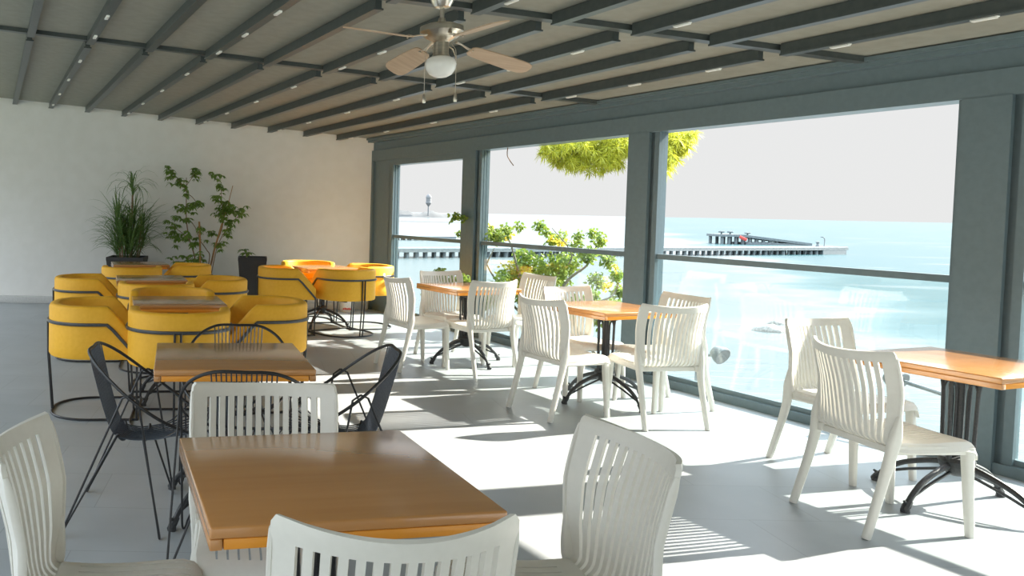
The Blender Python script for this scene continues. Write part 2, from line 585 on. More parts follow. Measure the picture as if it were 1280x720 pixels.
# built: a profile with a light lower lip
for bi, n0 in enumerate(beam_n0):
    cuts = [lambda x: 11.9] + [(lambda x, a=a, k_=k_: a + k_ * x) for a, k_ in rails]
    for ci in range(len(cuts) - 1):
        s0 = s_at_y(n0, cuts[ci]) + (0.0 if ci == 0 else 0.06)
        s1 = s_at_y(n0, cuts[ci + 1]) - 0.10
        trim += 1
        b = MB()
        pa, pb = beam_pt(n0, s0), beam_pt(n0, s1)
        d = (pb - pa).normalized()
        w = V((-d.y, d.x, 0))
        def prof(p, z):
            # U-shaped profile: web plus lower lip
            return [p + w * a + V((0, 0, z + dz)) for a, dz in ((-0.024, -0.001), (-0.024, -0.068), (-0.034, -0.068), (-0.034, -0.080), (0.034, -0.080), (0.034, -0.070), (0.020, -0.068), (0.020, -0.001))]
        za = roof_z((pa - W0).dot(UN))
        zb = roof_z((pb - W0).dot(UN))
        A, B = prof(pa, za), prof(pb, zb)
        N = len(A)
        b.add(A + B, [tuple(reversed(range(N)))] + [tuple(range(N, 2 * N))] + [(i, (i + 1) % N, N + (i + 1) % N, N + i) for i in range(N)])
        struct(b.build('trim_%d' % trim, M['beam'], smooth=0))
        if bi % 2 == 0:
            nl = 4 if ci == 0 else 3
            for q in range(nl):
                if ci == 0:
                    s = s0 + (s1 - s0) * (0.10, 0.34, 0.60, 0.86)[q]
                else:
                    s = s0 + (s1 - s0) * (q + 0.5) / nl
                p = beam_pt(n0, s)
                if p.y < 1.6:
                    continue
                strip_lights.append((bi, ci, q, p, roof_z((p - W0).dot(UN)) - 0.080, math.atan2(d.y, d.x)))

# window wall ------------------------------------------------------
def snmesh(name, boxes, m_, parent=None):
    b_ = MB()
    for q in boxes:
        b_.snbox(*q)
    return b_.build(name, m_, parent, smooth=0)

trim += 1
struct(snmesh('trim_%d' % trim, [(-0.15, 16.5, 0.0, 0.16, 2.36, 2.52), (-0.15, 16.5, -0.025, 0.16, 2.20, 2.355)], M['frame']))      # header
trim += 1
struct(snmesh('trim_%d' % trim, [(0.0, 16.5, -0.10, -0.005, 2.47, 2.525), (0.0, 16.5, -0.125, -0.10, 2.505, 2.532)], M['frame']))          # gutter
trim += 1
struct(snmesh('trim_%d' % trim, [(0.0, 0.49, 0.0, 0.16, 0.0, 2.20), (0.0, 0.05, -0.03, 0.0, 0.0, 2.20)], M['frame']))                 # corner panel
posts = [(2.33, 2.59), (4.915, 5.15), (7.50, 7.75), (10.09, 10.35)]
for p0, p1 in posts:
    trim += 1
    struct(snmesh('trim_%d' % trim, [(p0, p1, -0.03, 0.16, 0.0, 2.20)], M['frame']))
bays = [(0.49, 2.33, 2.12), (2.59, 4.915, 2.20), (5.15, 7.50, 2.20), (7.75, 10.09, 2.20)]
for wi, (a, c, zt) in enumerate(bays):
    r = bpy.data.objects.new('window_%d' % (wi + 1), None)
    COL.objects.link(r)
    struct(r)
    fr = [(a, c, -0.02, 0.15, 0.0, 0.065), (a, c, 0.02, 0.06, 0.065, 0.10), (a, c, 0.09, 0.12, 0.065, 0.085)]
    if zt < 2.2:
        fr.append((a, c, 0.0, 0.16, zt, 2.20))
    # three guide channels on either jamb
    for k_ in range(3):
        n0 = 0.0 + k_ * 0.052
        wd = 0.11 if a < 1 else 0.085
        fr.append((a, a + wd - 0.02 * k_, n0, n0 + 0.03, 0.065, zt))
        fr.append((c - 0.03 - 0.0 * k_, c, n0, n0 + 0.03, 0.065, zt))
    fr.append((a, a + 0.035, 0.0, 0.15, 0.065, zt))
    snmesh('window_frame', fr, M['frame'], r)
    snmesh('handrail', [(a + 0.02, c - 0.01, 0.018, 0.062, 1.09, 1.135)], M['frame'], r)
    snmesh('pane', [(a + 0.05, c - 0.02, 0.036, 0.044, 0.095, 1.092)], M['glass'], r)

# outside: terrace edge, sea, coast --------------------------------
b = MB()
b.add([(-9000, -9000, -4.5), (9000, -9000, -4.5), (9000, 16000, -4.5), (-9000, 16000, -4.5)], [(0, 1, 2, 3)])
struct(b.build('sea', M['sea'], smooth=0))
b = MB()
b.snbox(-6, 17, 0.16, 0.55, -4.6, -0.12)
struct(b.build('terrace_retaining_wall', M['pale_concrete'], smooth=0))
b = MB()
b.snbox(-6, 17, 0.55, 4.2, -4.6, -1.1)
struct(b.build('planting_bed', M['soil'], smooth=0))
b = MB()
b.add([sn(-300, 0.14, -0.2), sn(300, 0.14, -0.2), sn(300, -400, -0.2), sn(-300, -400, -0.2)], [(3, 2, 1, 0)])
struct(b.build('unseen_ground', M['land'], smooth=0))  # unseen land side, added dark to keep sea bounce off the ceiling

# ================================================================== FURNITURE
# ---- white slatted chair -----------------------------------------
def chair_profile(v):
    """side profile of the back, v 0 (under the seat) .. 1 (top): (y, z)"""
    P = [(-0.105, 0.425), (-0.165, 0.428), (-0.200, 0.448), (-0.216, 0.49), (-0.228, 0.56), (-0.250, 0.68), (-0.275, 0.78), (-0.300, 0.866)]
    x = v * (len(P) - 1)
    i = min(int(x), len(P) - 2)
    t = x - i
    a, b_, c, d = P[max(i - 1, 0)], P[i], P[i + 1], P[min(i + 2, len(P) - 1)]
    out = []
    for k_ in range(2):
        out.append(0.5 * (2 * b_[k_] + (c[k_] - a[k_]) * t + (2 * a[k_] - 5 * b_[k_] + 4 * c[k_] - d[k_]) * t * t + (3 * b_[k_] - a[k_] - 3 * c[k_] + d[k_]) * t ** 3))
    return out

def make_white_chair(label, loc, rz):
    root = thing('slatted_chair', label, 'chair', loc, rz, 'white slatted plastic chairs')
    mt = M['plastic']
    # backrest sheet
    NS = 13
    hw = 0.243
    edges = [-hw, -hw + 0.008]
    m0 = -12.42 * 0.0315 / 2
    pitch = 0.0315
    cols = []
    x = m0
    edges.append(x)
    for i in range(NS):
        edges += [x + pitch * 0.42, x + pitch]
        x += pitch
    # columns: stile, then slot/slat ... ; last slat merges with the stile
    edges = edges[:-1] + [hw - 0.008, hw]
    edges = sorted(set(round(q, 5) for q in edges))
    slots = [(m0 + pitch * i, m0 + pitch * (i + 0.42)) for i in range(NS)]
    nv = 34
    def vv(j):
        return j / nv
    def PB(i, j):
        v = vv(j)
        y, z = chair_profile(v)
        u = edges[i] / hw
        w = 0.222 + 0.023 * min(1, v * 1.3)
        if v > 0.94:
            q = (v - 0.94) / 0.06
            w -= 0.011 * (1 - math.sqrt(max(0, 1 - q * q)))
        cc = 0.09 * min(1.0, max(0, (v - 0.15) / 0.55)) * (0.75 + 0.25 * v)
        drop = 0.012 * max(0, 1 - v * 4) * (1 - u * u)
        return V((u * w, y + cc * u * u, z - drop - 0.018 * (1 - u * u) * max(0, v - 0.7) / 0.3))
    def MBK(i, j):
        c = (edges[i] + edges[i + 1]) / 2
        inslot = any(a < c < b_ for a, b_ in slots)
        v = vv(j + 0.5)
        return not (inslot and 0.14 < v < 0.915)
    b_ = MB()
    b_.sheet(PB, len(edges) - 1, nv, MBK, 0.013)
    # raised edge bead along both stiles
    for s in (0, len(edges) - 1):
        b_.loft([PB(s, j) for j in range(6, nv - 1)], [(0.007, 0.011)] * (nv - 9) + [(0.006, 0.009), (0.005, 0.006)], 8, power=3)
    b_.build('backrest', mt, root, smooth=40)
    # seat
    ns = 11
    sp = 0.36 / ns
    ed = [-0.225, -0.205]
    x = -0.18
    ed.append(x)
    sl = []
    for i in range(ns):
        sl.append((x, x + sp * 0.22))
        ed += [x + sp * 0.22, x + sp]
        x += sp
    ed += [0.205, 0.225]
    ed = sorted(set(round(q, 5) for q in ed))
    ys = [-0.155, -0.10, -0.04, 0.02, 0.08, 0.14, 0.19, 0.218, 0.235, 0.240]
    zs = [0.438, 0.433, 0.431, 0.432, 0.435, 0.440, 0.442, 0.436, 0.420, 0.400]
    def PS(i, j):
        u = ed[i] / 0.225
        fl = -0.045 * max(0, abs(u) - 0.9) / 0.1
        rnd = 1 - 0.03 * max(0, (j - 6)) * 0.5
        return V((ed[i] * (0.97 + 0.03 * min(1, j / 6)) * rnd, ys[j], zs[j] + fl + 0.006 * u * u))
    def MS(i, j):
        c = (ed[i] + ed[i + 1]) / 2
        return not (any(a < c < b2 for a, b2 in sl) and 0 < j < len(ys) - 3)
    b_ = MB()
    b_.sheet(PS, len(ed) - 1, len(ys) - 1, MS, 0.014)
    # under-frame
    for s in (-1, 1):
        b_.rbox((s * 0.205 - 0.014, -0.19, 0.385), (s * 0.205 + 0.014, 0.225, 0.428), 0.006)
    b_.rbox((-0.205, 0.19, 0.388), (0.205, 0.212, 0.428), 0.006)
    b_.rbox((-0.205, -0.175, 0.385), (0.205, -0.150, 0.418), 0.006)
    b_.build('seat', mt, root, smooth=40)
    for s in (-1, 1):
        b_ = MB()
        pts = catmull([(s * 0.238, -0.168, 0.575), (s * 0.235, -0.175, 0.50), (s * 0.229, -0.183, 0.43), (s * 0.224, -0.196, 0.35), (s * 0.224, -0.228, 0.22), (s * 0.228, -0.29, 0.0)], 4)
        n = len(pts)
        rad = []
        for i in range(n):
            t = i / (n - 1)
            wd = 0.006 + 0.022 * math.sin(min(1, t / 0.4) * PI / 2) if t < 0.4 else 0.026 - 0.010 * (t - 0.4) / 0.6
            rad.append(((0.009 + 0.009 * min(1, t / 0.25)) - 0.003 * t, wd))
        b_.loft(pts, rad, 12, power=4, up=(0, 1, 0))
        b_.build('leg', mt, root, smooth=50)
        b_ = MB()
        pts = [(s * 0.206, 0.205, 0.42), (s * 0.207, 0.208, 0.34), (s * 0.212, 0.217, 0.17), (s * 0.218, 0.228, 0.0)]
        b_.loft(pts, [(0.020, 0.024), (0.019, 0.022), (0.017, 0.018), (0.015, 0.015)], 12, power=4, up=(0, 1, 0))
        b_.build('leg', mt, root, smooth=50)
    return root

# rz: the chair faces local +Y; facing(d) turns it towards direction d
def face(d):
    return math.atan2(d.y, d.x) - PI / 2
F_N, F_S = UN, US
def rot(d, deg):
    a = math.radians(deg)
    return V((d.x * math.cos(a) - d.y * math.sin(a), d.x * math.sin(a) + d.y * math.cos(a), 0))

white = [
    # label, position, facing
    ('white slatted chair at the bottom edge, back to us, before the nearest table', V((0.275, 1.76, 0)), rot(V((0, 1, 0)), 3)),
    ('white slatted chair facing us across the far side of the nearest brown table', V((0.045, 2.50, 0)), rot(V((0, -1, 0)), 2)),
    ('shaded slatted chair right of the nearest table, its curved back towards us', V((0.80, 2.12, 0)), rot(V((-1, 0, 0)), 4)),
    ('white slatted chair on the left side of the nearest table, only its seat corner showing', V((-0.37, 2.05, 0)), rot(V((1, 0, 0)), 3)),
    ('white slatted chair seen from behind, left of the window table nearest the yellow armchairs', sn(4.07, -1.68), F_N),
    ('white slatted chair behind the far window table, facing us over its orange edge', sn(3.76, -1.08), F_S),
    ('sunlit white slatted chair with its back to us before the far window table', sn(4.40, -1.20), -F_S),
    ('white slatted chair beside the glass, right of the far window table, before the shrub', sn(4.12, -0.52), -F_N),
    ('beige-shaded slatted chair left of the middle window table, seen from behind', sn(5.88, -1.52), F_N),
    ('white slatted chair at the far side of the middle window table, facing us', sn(5.42, -0.92), F_S),
    ('sunlit white slatted chair with its back to us before the middle window table', V((2.87, 5.70, 0)), rot(V((0, 1, 0)), 6)),
    ('white slatted chair beside the glass, half hidden right of the middle window table', sn(5.92, -0.62), rot(-F_N, -6)),
    ('beige-shaded slatted chair left of the table cut off at the right edge', V((3.10, 3.86, 0)), rot(F_N, -16)),
    ('white slatted chair facing us at the far side of the right edge table', V((3.47, 4.63, 0)), rot(F_S, -5)),
]
proto = None
for lab, p, d in white:
    if proto is None:
        proto = make_white_chair(lab, p, face(d))
    else:
        dup(proto, p, face(d), lab)

# ---- wooden tables with cast iron pedestal -------------------------
def make_table(label, loc, rz, w=0.69, d=0.69, group='wooden tables on iron pedestals'):
    root = thing('wooden_table', label, 'table', loc, rz, group)
    b_ = MB()
    b_.rbox((-w / 2, -d / 2, 0.722), (w / 2, d / 2, 0.75), 0.006, 3)
    for s in (-1, 1):
        x0, x1 = sorted((s * w / 2, s * (w / 2 - 0.03)))
        b_.rbox((x0, -d / 2, 0.696), (x1, d / 2, 0.7225), 0.004, 2)
    top = b_.build('tabletop', M['wood'], root)
    for s in (-1, 1):
        b_ = MB()
        y0, y1 = sorted((s * (d / 2 - 0.003), s * (d / 2 - 0.03)))
        b_.rbox((-w / 2 + 0.032, y0, 0.696), (w / 2 - 0.032, y1, 0.7215), 0.003, 2)
        b_.build('edge_band', M['wood_edge'], top)
    b_ = MB()
    # spider plate and column cage
    b_.rbox((-0.17, -0.022, 0.675), (0.17, 0.022, 0.695), 0.004)
    b_.rbox((-0.022, -0.17, 0.676), (0.022, 0.17, 0.694), 0.004)
    b_.lathe([(0.05, 0.668), (0.085, 0.664), (0.085, 0.648), (0.04, 0.640)], sides=20)
    for k_ in range(4):
        a = PI / 2 * k_
        c, s = math.cos(a), math.sin(a)
        def R(x, z, y=0.0):
            return (c * x - s * y, s * x + c * y, z)
        b_.loft([R(0.075, 0.655), R(0.082, 0.63), R(0.078, 0.60), R(0.074, 0.45), R(0.070, 0.30), R(0.062, 0.235)], [0.010, 0.010, 0.009, 0.009, 0.010, 0.013], 8)
        b_.loft(catmull([R(0.075, 0.60), R(0.06, 0.635), R(0.035, 0.60), R(0.033, 0.4), R(0.034, 0.235)], 4), 0.0055, 6)
    b_.lathe([(0.020, 0.66), (0.020, 0.24)], sides=12)
    b_.lathe([(0.022, 0.262), (0.070, 0.250), (0.078, 0.232), (0.070, 0.20), (0.052, 0.17), (0.030, 0.155)], sides=20)
    b_.build('column', M['iron'], root)
    for k_ in range(4):
        a = PI / 2 * k_
        c, s = math.cos(a), math.sin(a)
        def R(x, z, y=0.0):
            return V((c * x - s * y, s * x + c * y, z))
        b_ = MB()
        up = catmull([R(0.05, 0.215), R(0.14, 0.190), R(0.25, 0.145), R(0.33, 0.085), R(0.375, 0.03)], 5)
        b_.loft(up, [0.016 - 0.003 * i / len(up) for i in range(len(up))], 8)
        lo = catmull([R(0.045, 0.175), R(0.13, 0.148), R(0.22, 0.118), R(0.29, 0.090), R(0.335, 0.075)], 5)
        b_.loft(lo, 0.008, 6)
        # shoe
        b_.loft([R(0.352, 0.055), R(0.375, 0.03), R(0.392, 0.014), R(0.402, 0.012)], [0.016, 0.020, 0.016, 0.012], 8)
        b_.loft([R(0.38, 0.024), R(0.382, 0.0)], [0.017, 0.021], 10)
        b_.loft([R(0.372, 0.045), R(0.395, 0.058)], [0.010, 0.006], 6)
        b_.build('foot', M['iron'], root)
    return root
def turn_base(r_):
    for ch in r_.children:
        if ch.name.startswith(('column', 'foot')):
            ch.rotation_euler.z = PI / 4
t_proto = make_table('large brown wooden table nearest us, between the white chairs', (0.195, 2.165, 0), math.radians(11.0), 0.72, 0.71)
table_list = [
    ('brown wooden table with orange edge among the black wire chairs', (-0.115, 3.855, 0), math.radians(6)),
    ('brown table between the nearest yellow armchairs', (-0.59, 6.10, 0), math.radians(10)),
    ('brown table between the second row of yellow armchairs from us', (-1.05, 8.02, 0), math.radians(11)),
    ('small brown table before the long-leaved plant, behind the left yellow armchairs', (-1.46, 10.06, 0), math.radians(13)),
    ('brown table amid the yellow armchairs next to the window corner', sn(1.45, -1.45), SNQ + PI / 2),
    ('orange-edged far window table among white chairs, nearest the back wall', sn(4.0, -1.06), SNQ + PI / 2),
    ('orange-edged middle window table standing before the dark post', sn(5.68, -0.93), SNQ + PI / 2),
    ('orange-edged window table cut off at the right edge', sn(8.02, -0.84), SNQ + PI / 2),
]
for lab, p, a in table_list:
    r_ = dup(t_proto, V(p), a, lab)
    if 'window table' not in lab:
        turn_base(r_)
    if 'armchair' in lab or 'plant' in lab:
        r_.scale = (0.95, 0.88, 1)      # the tables of the armchairs are smaller

turn_base(t_proto)

# ---- black wire chairs ------------------------------------------------
def make_wire_chair(label, loc, rz):
    root = thing('wire_chair', label, 'chair', loc, rz, 'black wire chairs')
    half = [(0, -0.155, 0.800), (0.13, -0.148, 0.795), (0.235, -0.075, 0.735), (0.290, 0.06, 0.625), (0.275, 0.20, 0.525), (0.195, 0.315, 0.455), (0.09, 0.365, 0.43)]
    ctrl = half + [(0, 0.375, 0.425)] + [(-x, y, z) for x, y, z in reversed(half[1:])]
    rim = catmull(ctrl, 8, closed=True)
    b_ = MB()
    b_.loft(rim, 0.0075, 8, closed=True)
    b_.build('rim', M['black'], root)
    def on_rim(x, front):
        best = None
        for p in rim:
            if (p.y > 0.15) != front:
                continue
            dlt = abs(p.x - x)
            if best is None or dlt < best[0]:
                best = (dlt, p)
        return best[1]
    b_ = MB()
    N = 14
    for i in range(N):
        q = i / (N - 1) * 2 - 1
        t0 = on_rim(q * 0.135, False)
        t1 = on_rim(q * 0.235, True)
        t0 = V((q * 0.135, t0.y, t0.z))
        pts = catmull([t0, (q * 0.128, -0.115, 0.66), (q * 0.120, -0.070, 0.50), (q * 0.112, -0.035, 0.42), (q * 0.108, 0.02, 0.383 + 0.012 * q * q), (q * 0.115, 0.10, 0.381 + 0.012 * q * q), (q * 0.15, 0.20, 0.395 + 0.02 * q * q), (t1.x, t1.y, t1.z)], 4)
        b_.loft(pts, 0.0035, 5)
    b_.build('cord_seat', M['cord'], root)
    b_ = MB()
    b_.loft(catmull([(-0.118, -0.02, 0.415), (-0.06, 0.0, 0.376), (0.06, 0.0, 0.376), (0.118, -0.02, 0.415)], 6), 0.007, 8)
    b_.loft(catmull([(-0.122, 0.10, 0.402), (-0.06, 0.10, 0.373), (0.06, 0.10, 0.373), (0.122, 0.10, 0.402)], 6), 0.007, 8)
    b_.build('seat_support', M['black'], root)
    for s in (-1, 1):
        ap = [V((s * 0.287, 0.03, 0.625)), V((s * 0.292, 0.065, 0.640)), V((s * 0.290, 0.10, 0.615))]
        for front in (True, False):
            b_ = MB()
            if front:
                foot = V((s * 0.285, 0.20, 0.0))
                a0, a1 = ap[2], V((s * 0.122, 0.10, 0.402))
            else:
                foot = V((s * 0.285, -0.235, 0.0))
                a0, a1 = ap[0], V((s * 0.118, -0.02, 0.415))
            up = V((0, 0, 0.012))
            u1 = (a0 - foot).normalized() * 0.035
            u2 = (a1 - foot).normalized() * 0.035
            path = [a0, foot + u1 + up + V((s * 0.006, 0, 0)), foot + V((s * 0.004, 0, 0.0095)), foot + V((-s * 0.008, 0, 0.0095)), foot + u2 + up - V((s * 0.006, 0, 0)), a1]
            pts = [path[0]] + catmull(path[1:5], 4) + [path[5]]
            if front:
                pts = [ap[1]] + pts
            else:
                pts = [ap[1]] + pts
            b_.loft(pts, 0.0052, 8)
            b_.build('leg', M['black'], root)
    return root
wires = [
    ('black wire chair left of the brown table, its blue-grey cord back showing', V((-0.60, 3.74, 0)), V((1, 0.0, 0))),
    ('black wire chair right of the brown table, in front of the sunlit floor', V((0.53, 3.83, 0)), V((-1, -0.05, 0))),
    ('black wire chair behind the brown table, against a yellow armchair', V((-0.09, 4.36, 0)), V((0, -1, 0))),
    ('black wire chair mostly hidden between the brown table and a white slatted chair', V((-0.03, 3.36, 0)), V((0.05, 1, 0))),
]
wp = None
for lab, p, d in wires:
    if wp is None:
        wp = make_wire_chair(lab, p, face(d))
    else:
        dup(wp, p, face(d), lab)

# ---- yellow tub armchairs -----------------------------------------------
def tub_outline(off=0.0, n=40):
    """U outline, local facing +Y: from the front right round the back to the front left"""
    hx, yb, yf, r = 0.345 + off, -0.335 - off, 0.30, 0.30 + off
    P = []
    for i in range(9):
        P.append(V((hx, yf + (yb + r - yf) * i / 8, 0)))
    for i in range(1, 9):
        a = (PI / 2) * i / 8
        P.append(V((hx - r + r * math.cos(a), yb + r - r * math.sin(a), 0)))
    for p in reversed(P[:]):
        P.append(V((-p.x, p.y, 0)))
    out = []
    for p in P:
        if not out or (p - out[-1]).length > 1e-4:
            out.append(p)
    return out
def top_of(y, top=0.78):
    return top if y < 0.10 else top - (y - 0.10) * 1.12

def make_tub(label, loc, rz):
    root = thing('tub_armchair', label, 'armchair', loc, rz, 'yellow tub armchairs')
    # shell: loop over the outline, profile with rounded top
    out = tub_outline(0.0)
    inn = tub_outline(-0.075)
    inn = [V((p.x, min(p.y, 0.30), 0)) for p in inn]
    N = len(out)
    rows = []
    for i in range(N):
        o_, n_ = out[i], inn[i]
        zt = top_of(o_.y)
        mid = (o_ + n_) / 2
        d = o_ - n_
        row = [V((o_.x, o_.y, 0.42)) - d * 0.12, V((o_.x, o_.y, 0.435)), V((o_.x, o_.y, 0.50)), V((o_.x, o_.y, zt - 0.022)), V((o_.x, o_.y, zt - 0.006)) - d * 0.10, V((o_.x, o_.y, zt)) - d * 0.30,
               V((n_.x, n_.y, zt)) + d * 0.25, V((n_.x, n_.y, zt - 0.006)) + d * 0.08, V((n_.x, n_.y, zt - 0.022)), V((n_.x, n_.y, 0.44)), V((n_.x, n_.y, 0.42)) + d * 0.05]
        rows.append(row)
    K = len(rows[0])
    b_ = MB()
    vs = [p for r in rows for p in r]
    fs = []
    for i in range(N - 1):
        for j in range(K):
            l = (j + 1) % K
            fs.append((i * K + j, i * K + l, (i + 1) * K + l, (i + 1) * K + j))
    fs.append(tuple(reversed(range(K))))
    fs.append(tuple((N - 1) * K + j for j in range(K)))
    b_.add(vs, [tuple(reversed(f)) for f in fs])
    b_.build('shell', M['upholstery'], root, smooth=50)
    # seat cushion
    b_ = MB()
    pl = [p * 0.985 for p in tub_outline(-0.079)]
    levels = [(0.97, 0.42), (1.0, 0.435), (1.0, 0.50), (0.985, 0.520), (0.95, 0.530)]
    vs, fs = [], []
    for sc, z in levels:
        vs += [V((p.x * sc, p.y * sc + 0.0, z)) for p in pl]
    n = len(pl)
    for i in range(len(levels) - 1):
        for j in range(n):
            l = (j + 1) % n
            fs.append((i * n + j, i * n + l, (i + 1) * n + l, (i + 1) * n + j))
    fs.append(tuple(reversed(range(n))))
    fs.append(tuple((len(levels) - 1) * n + j for j in range(n)))
    b_.add(vs, [tuple(reversed(f)) for f in fs])
    b_.build('seat_cushion', M['upholstery'], root, smooth=50)
    # metal band following the slope
    o2 = tub_outline(0.008)
    band = [V((p.x, p.y, top_of(p.y, 0.66) if p.y > 0.10 else 0.66)) for p in o2]
    b_ = MB()
    b_.loft(band, [(0.007, 0.011)] * len(band), 8, power=4, up=(0, 0, 1))
    b_.build('band', M['gunmetal'], root)
    # base ring
    ring = [V((p.x, p.y, 0.0085)) for p in tub_outline(-0.02)]
    b_ = MB()
    b_.loft(ring, 0.0085, 8, closed=True)
    b_.build('base_ring', M['black'], root)
    fx, fy = o2[0].x, o2[0].y
    for s in (-1, 1):
        b_ = MB()
        b_.loft([(s * fx, fy - 0.006, band[0].z + 0.004), (s * (fx - 0.002), fy - 0.006, 0.40), (s * (fx - 0.028), fy - 0.006, 0.01)], 0.008, 8)
        b_.build('leg', M['black'], root)
        b_ = MB()
        b_.loft([(s * 0.020, -0.349, 0.66), (s * 0.020, -0.345, 0.40), (s * 0.020, -0.315, 0.01)], 0.008, 8)
        b_.build('leg', M['black'], root)
    # seat bearers
    b_ = MB()
    for s in (-1, 1):
        b_.rbox((s * 0.18 - 0.012, -0.26, 0.404), (s * 0.18 + 0.012, 0.27, 0.4195), 0.003)
    b_.build('bearer', M['black'], root)
    return root
def tub_at(px, py, d, back):
    """position from a point on the back of the chair"""
    return V((px, py, 0)) + d.normalized() * back
X, Y = V((1, 0, 0)), V((0, 1, 0))
tubs = [
    ('yellow tub armchair nearest us, its back with two black uprights behind the wire chairs', V((-0.51, 5.41, 0)), rot(Y, 4)),
    ('yellow tub armchair right of the nearest armchair table, side turned to us', V((0.05, 5.98, 0)), rot(-X, 10)),
    ('yellow tub armchair left of the nearest armchair table, cut by the left edge', V((-1.12, 5.70, 0)), rot(X, 6)),
    ('yellow tub armchair facing us on the far side of the nearest armchair table', V((-0.68, 6.56, 0)), rot(-Y, 6)),
    ('yellow tub armchair at the left edge beside the second table, further back', V((-1.60, 7.74, 0)), rot(X, 8)),
    ('yellow tub armchair with its back to us before the second armchair table', V((-0.90, 7.26, 0)), rot(Y, 6)),
    ('yellow tub armchair right of the second armchair table, below the charcoal planter', V((-0.42, 7.82, 0)), rot(-X, 12)),
    ('small far yellow tub armchair with its back to us below the long-leaved plant', V((-1.42, 9.18, 0)), rot(Y, 8)),
    ('far yellow tub armchair in front of the tall stemmed plant', V((-0.87, 9.62, 0)), rot(-X, 6)),
    ('yellow tub armchair beside the charcoal planter, left of the corner table', V((0.37, 9.54, 0)), rot(X, 6)),
    ('yellow tub armchair with its back to us before the corner table, sun patch on it', V((1.07, 9.48, 0)), rot(-US, 12)),
    ('yellow tub armchair behind the corner table, only its rim showing', V((0.69, 10.58, 0)), rot(US, -10)),
    ('yellow tub armchair against the window frame, right of the corner table', V((1.40, 10.12, 0)), rot(-UN, -5)),
]
tp = None
for lab, p, d in tubs:
    if tp is None:
        tp = make_tub(lab, p, face(d))
    else:
        dup(tp, p, face(d), lab)

# ---- ceiling fan -------------------------------------------------------------
FAN = V((1.01, 4.5, 0))
fz = roof_z((FAN - W0).dot(UN))
root = thing('ceiling_fan', 'nickel ceiling fan with four wooden blades and a white glass bowl', 'ceiling fan', FAN + V((0, 0, fz)))
H = lambda z: z - fz
b = MB()
b.lathe([(0.024, H(2.595)), (0.044, H(2.60)), (0.062, H(2.63)), (0.074, H(2.68)), (0.082, H(2.76)), (0.084, H(fz) - 0.002)], sides=28)
b.build('canopy', M['nickel'], root)
b = MB()
b.lathe([(0.013, H(2.50)), (0.013, H(2.63))], sides=14)
b.lathe([(0.022, H(2.50)), (0.024, H(2.515)), (0.018, H(2.54))], sides=16)
b.build('rod', M['nickel'], root)
b = MB()
b.lathe([(0.03, H(2.51)), (0.085, H(2.503)), (0.118, H(2.49)), (0.120, H(2.462)), (0.105, H(2.448)), (0.085, H(2.430)), (0.050, H(2.413)), (0.04, H(2.405))], sides=36)
motor = b.build('motor', M['nickel'], root)
motor.rotation_euler.x = 0
b = MB()
b.lathe([(0.040, H(2.408)), (0.043, H(2.39)), (0.043, H(2.345)), (0.050, H(2.325)), (0.058, H(2.31))], sides=28)
b.loft([(0.043, 0, H(2.385)), (0.066, 0.0, H(2.37)), (0.083, 0.0, H(2.325)), (0.080, 0, H(2.315))], 0.004, 6)
b.loft([(-0.043, 0, H(2.385)), (-0.060, 0.0, H(2.378))], 0.004, 6)
b.build('light_fitting', M['nickel'], root)
b = MB()
b.lathe([(0.055, H(2.326)), (0.080, H(2.310)), (0.087, H(2.285)), (0.080, H(2.255)), (0.060, H(2.228)), (0.035, H(2.215)), (0.008, H(2.211))], sides=32)
b.build('lamp_shade', M['opal'], root, smooth=60)
for sx_, l in ((-0.088, 2.07), (0.086, 2.08)):
    b = MB()
    b.loft([(sx_ * 0.62, 0.0, H(2.405)), (sx_ * 0.95, 0.0, H(2.37)), (sx_, 0.0, H(2.33)), (sx_, 0.0, H(l + 0.05))], 0.0016, 5)
    b.lathe([(0.004, 0.05), (0.008, 0.04), (0.011, 0.012), (0.009, 0.0)], c=(sx_, 0, H(l)), sides=12)
    b.build('pull_chain', M['nickel'], root)
TILT = V((0, 0, 1)).rotation_difference(V((0.105, 0.085, 1)).normalized()).to_matrix().to_4x4()
for ang, pit in ((17.5, -0.2), (107.5, 0.4), (197.5, -0.28), (287.5, 0.35)):
    R = TILT @ Matrix.Rotation(math.radians(ang), 4, 'Z')
    o_ = V((0, 0, H(2.427)))
    def T(p):
        return o_ + R @ V(p)
    b = MB()
    xs = [0.185, 0.20, 0.23, 0.28, 0.36, 0.44, 0.50, 0.545, 0.572, 0.585]
    ws = [0.030, 0.044, 0.052, 0.056, 0.060, 0.063, 0.064, 0.060, 0.046, 0.020]
    def PF(i, j):
        y = ws[i] * (j / 6 * 2 - 1)
        x = xs[i]
        return T((x, y, -0.028 - 0.08 * (x - 0.18) + y * pit))
    b.sheet(PF, len(xs) - 1, 6, lambda i, j: True, 0.006)
    bl = b.build('blade', M['blade'], root)
    b = MB()
    b.loft([T((0.095, 0, 0.0)), T((0.13, 0, -0.006)), T((0.175, 0.0, -0.022)), T((0.215, 0, -0.026))], [(0.016, 0.005), (0.010, 0.005), (0.014, 0.004), (0.026, 0.003)], 8, up=(0, 0, 1))
    for yy in (-0.015, 0.015):
        b.loft([T((0.20, yy, -0.024)), T((0.20, yy, -0.036))], 0.005, 8)
    b.build('blade_bracket', M['nickel'], bl)

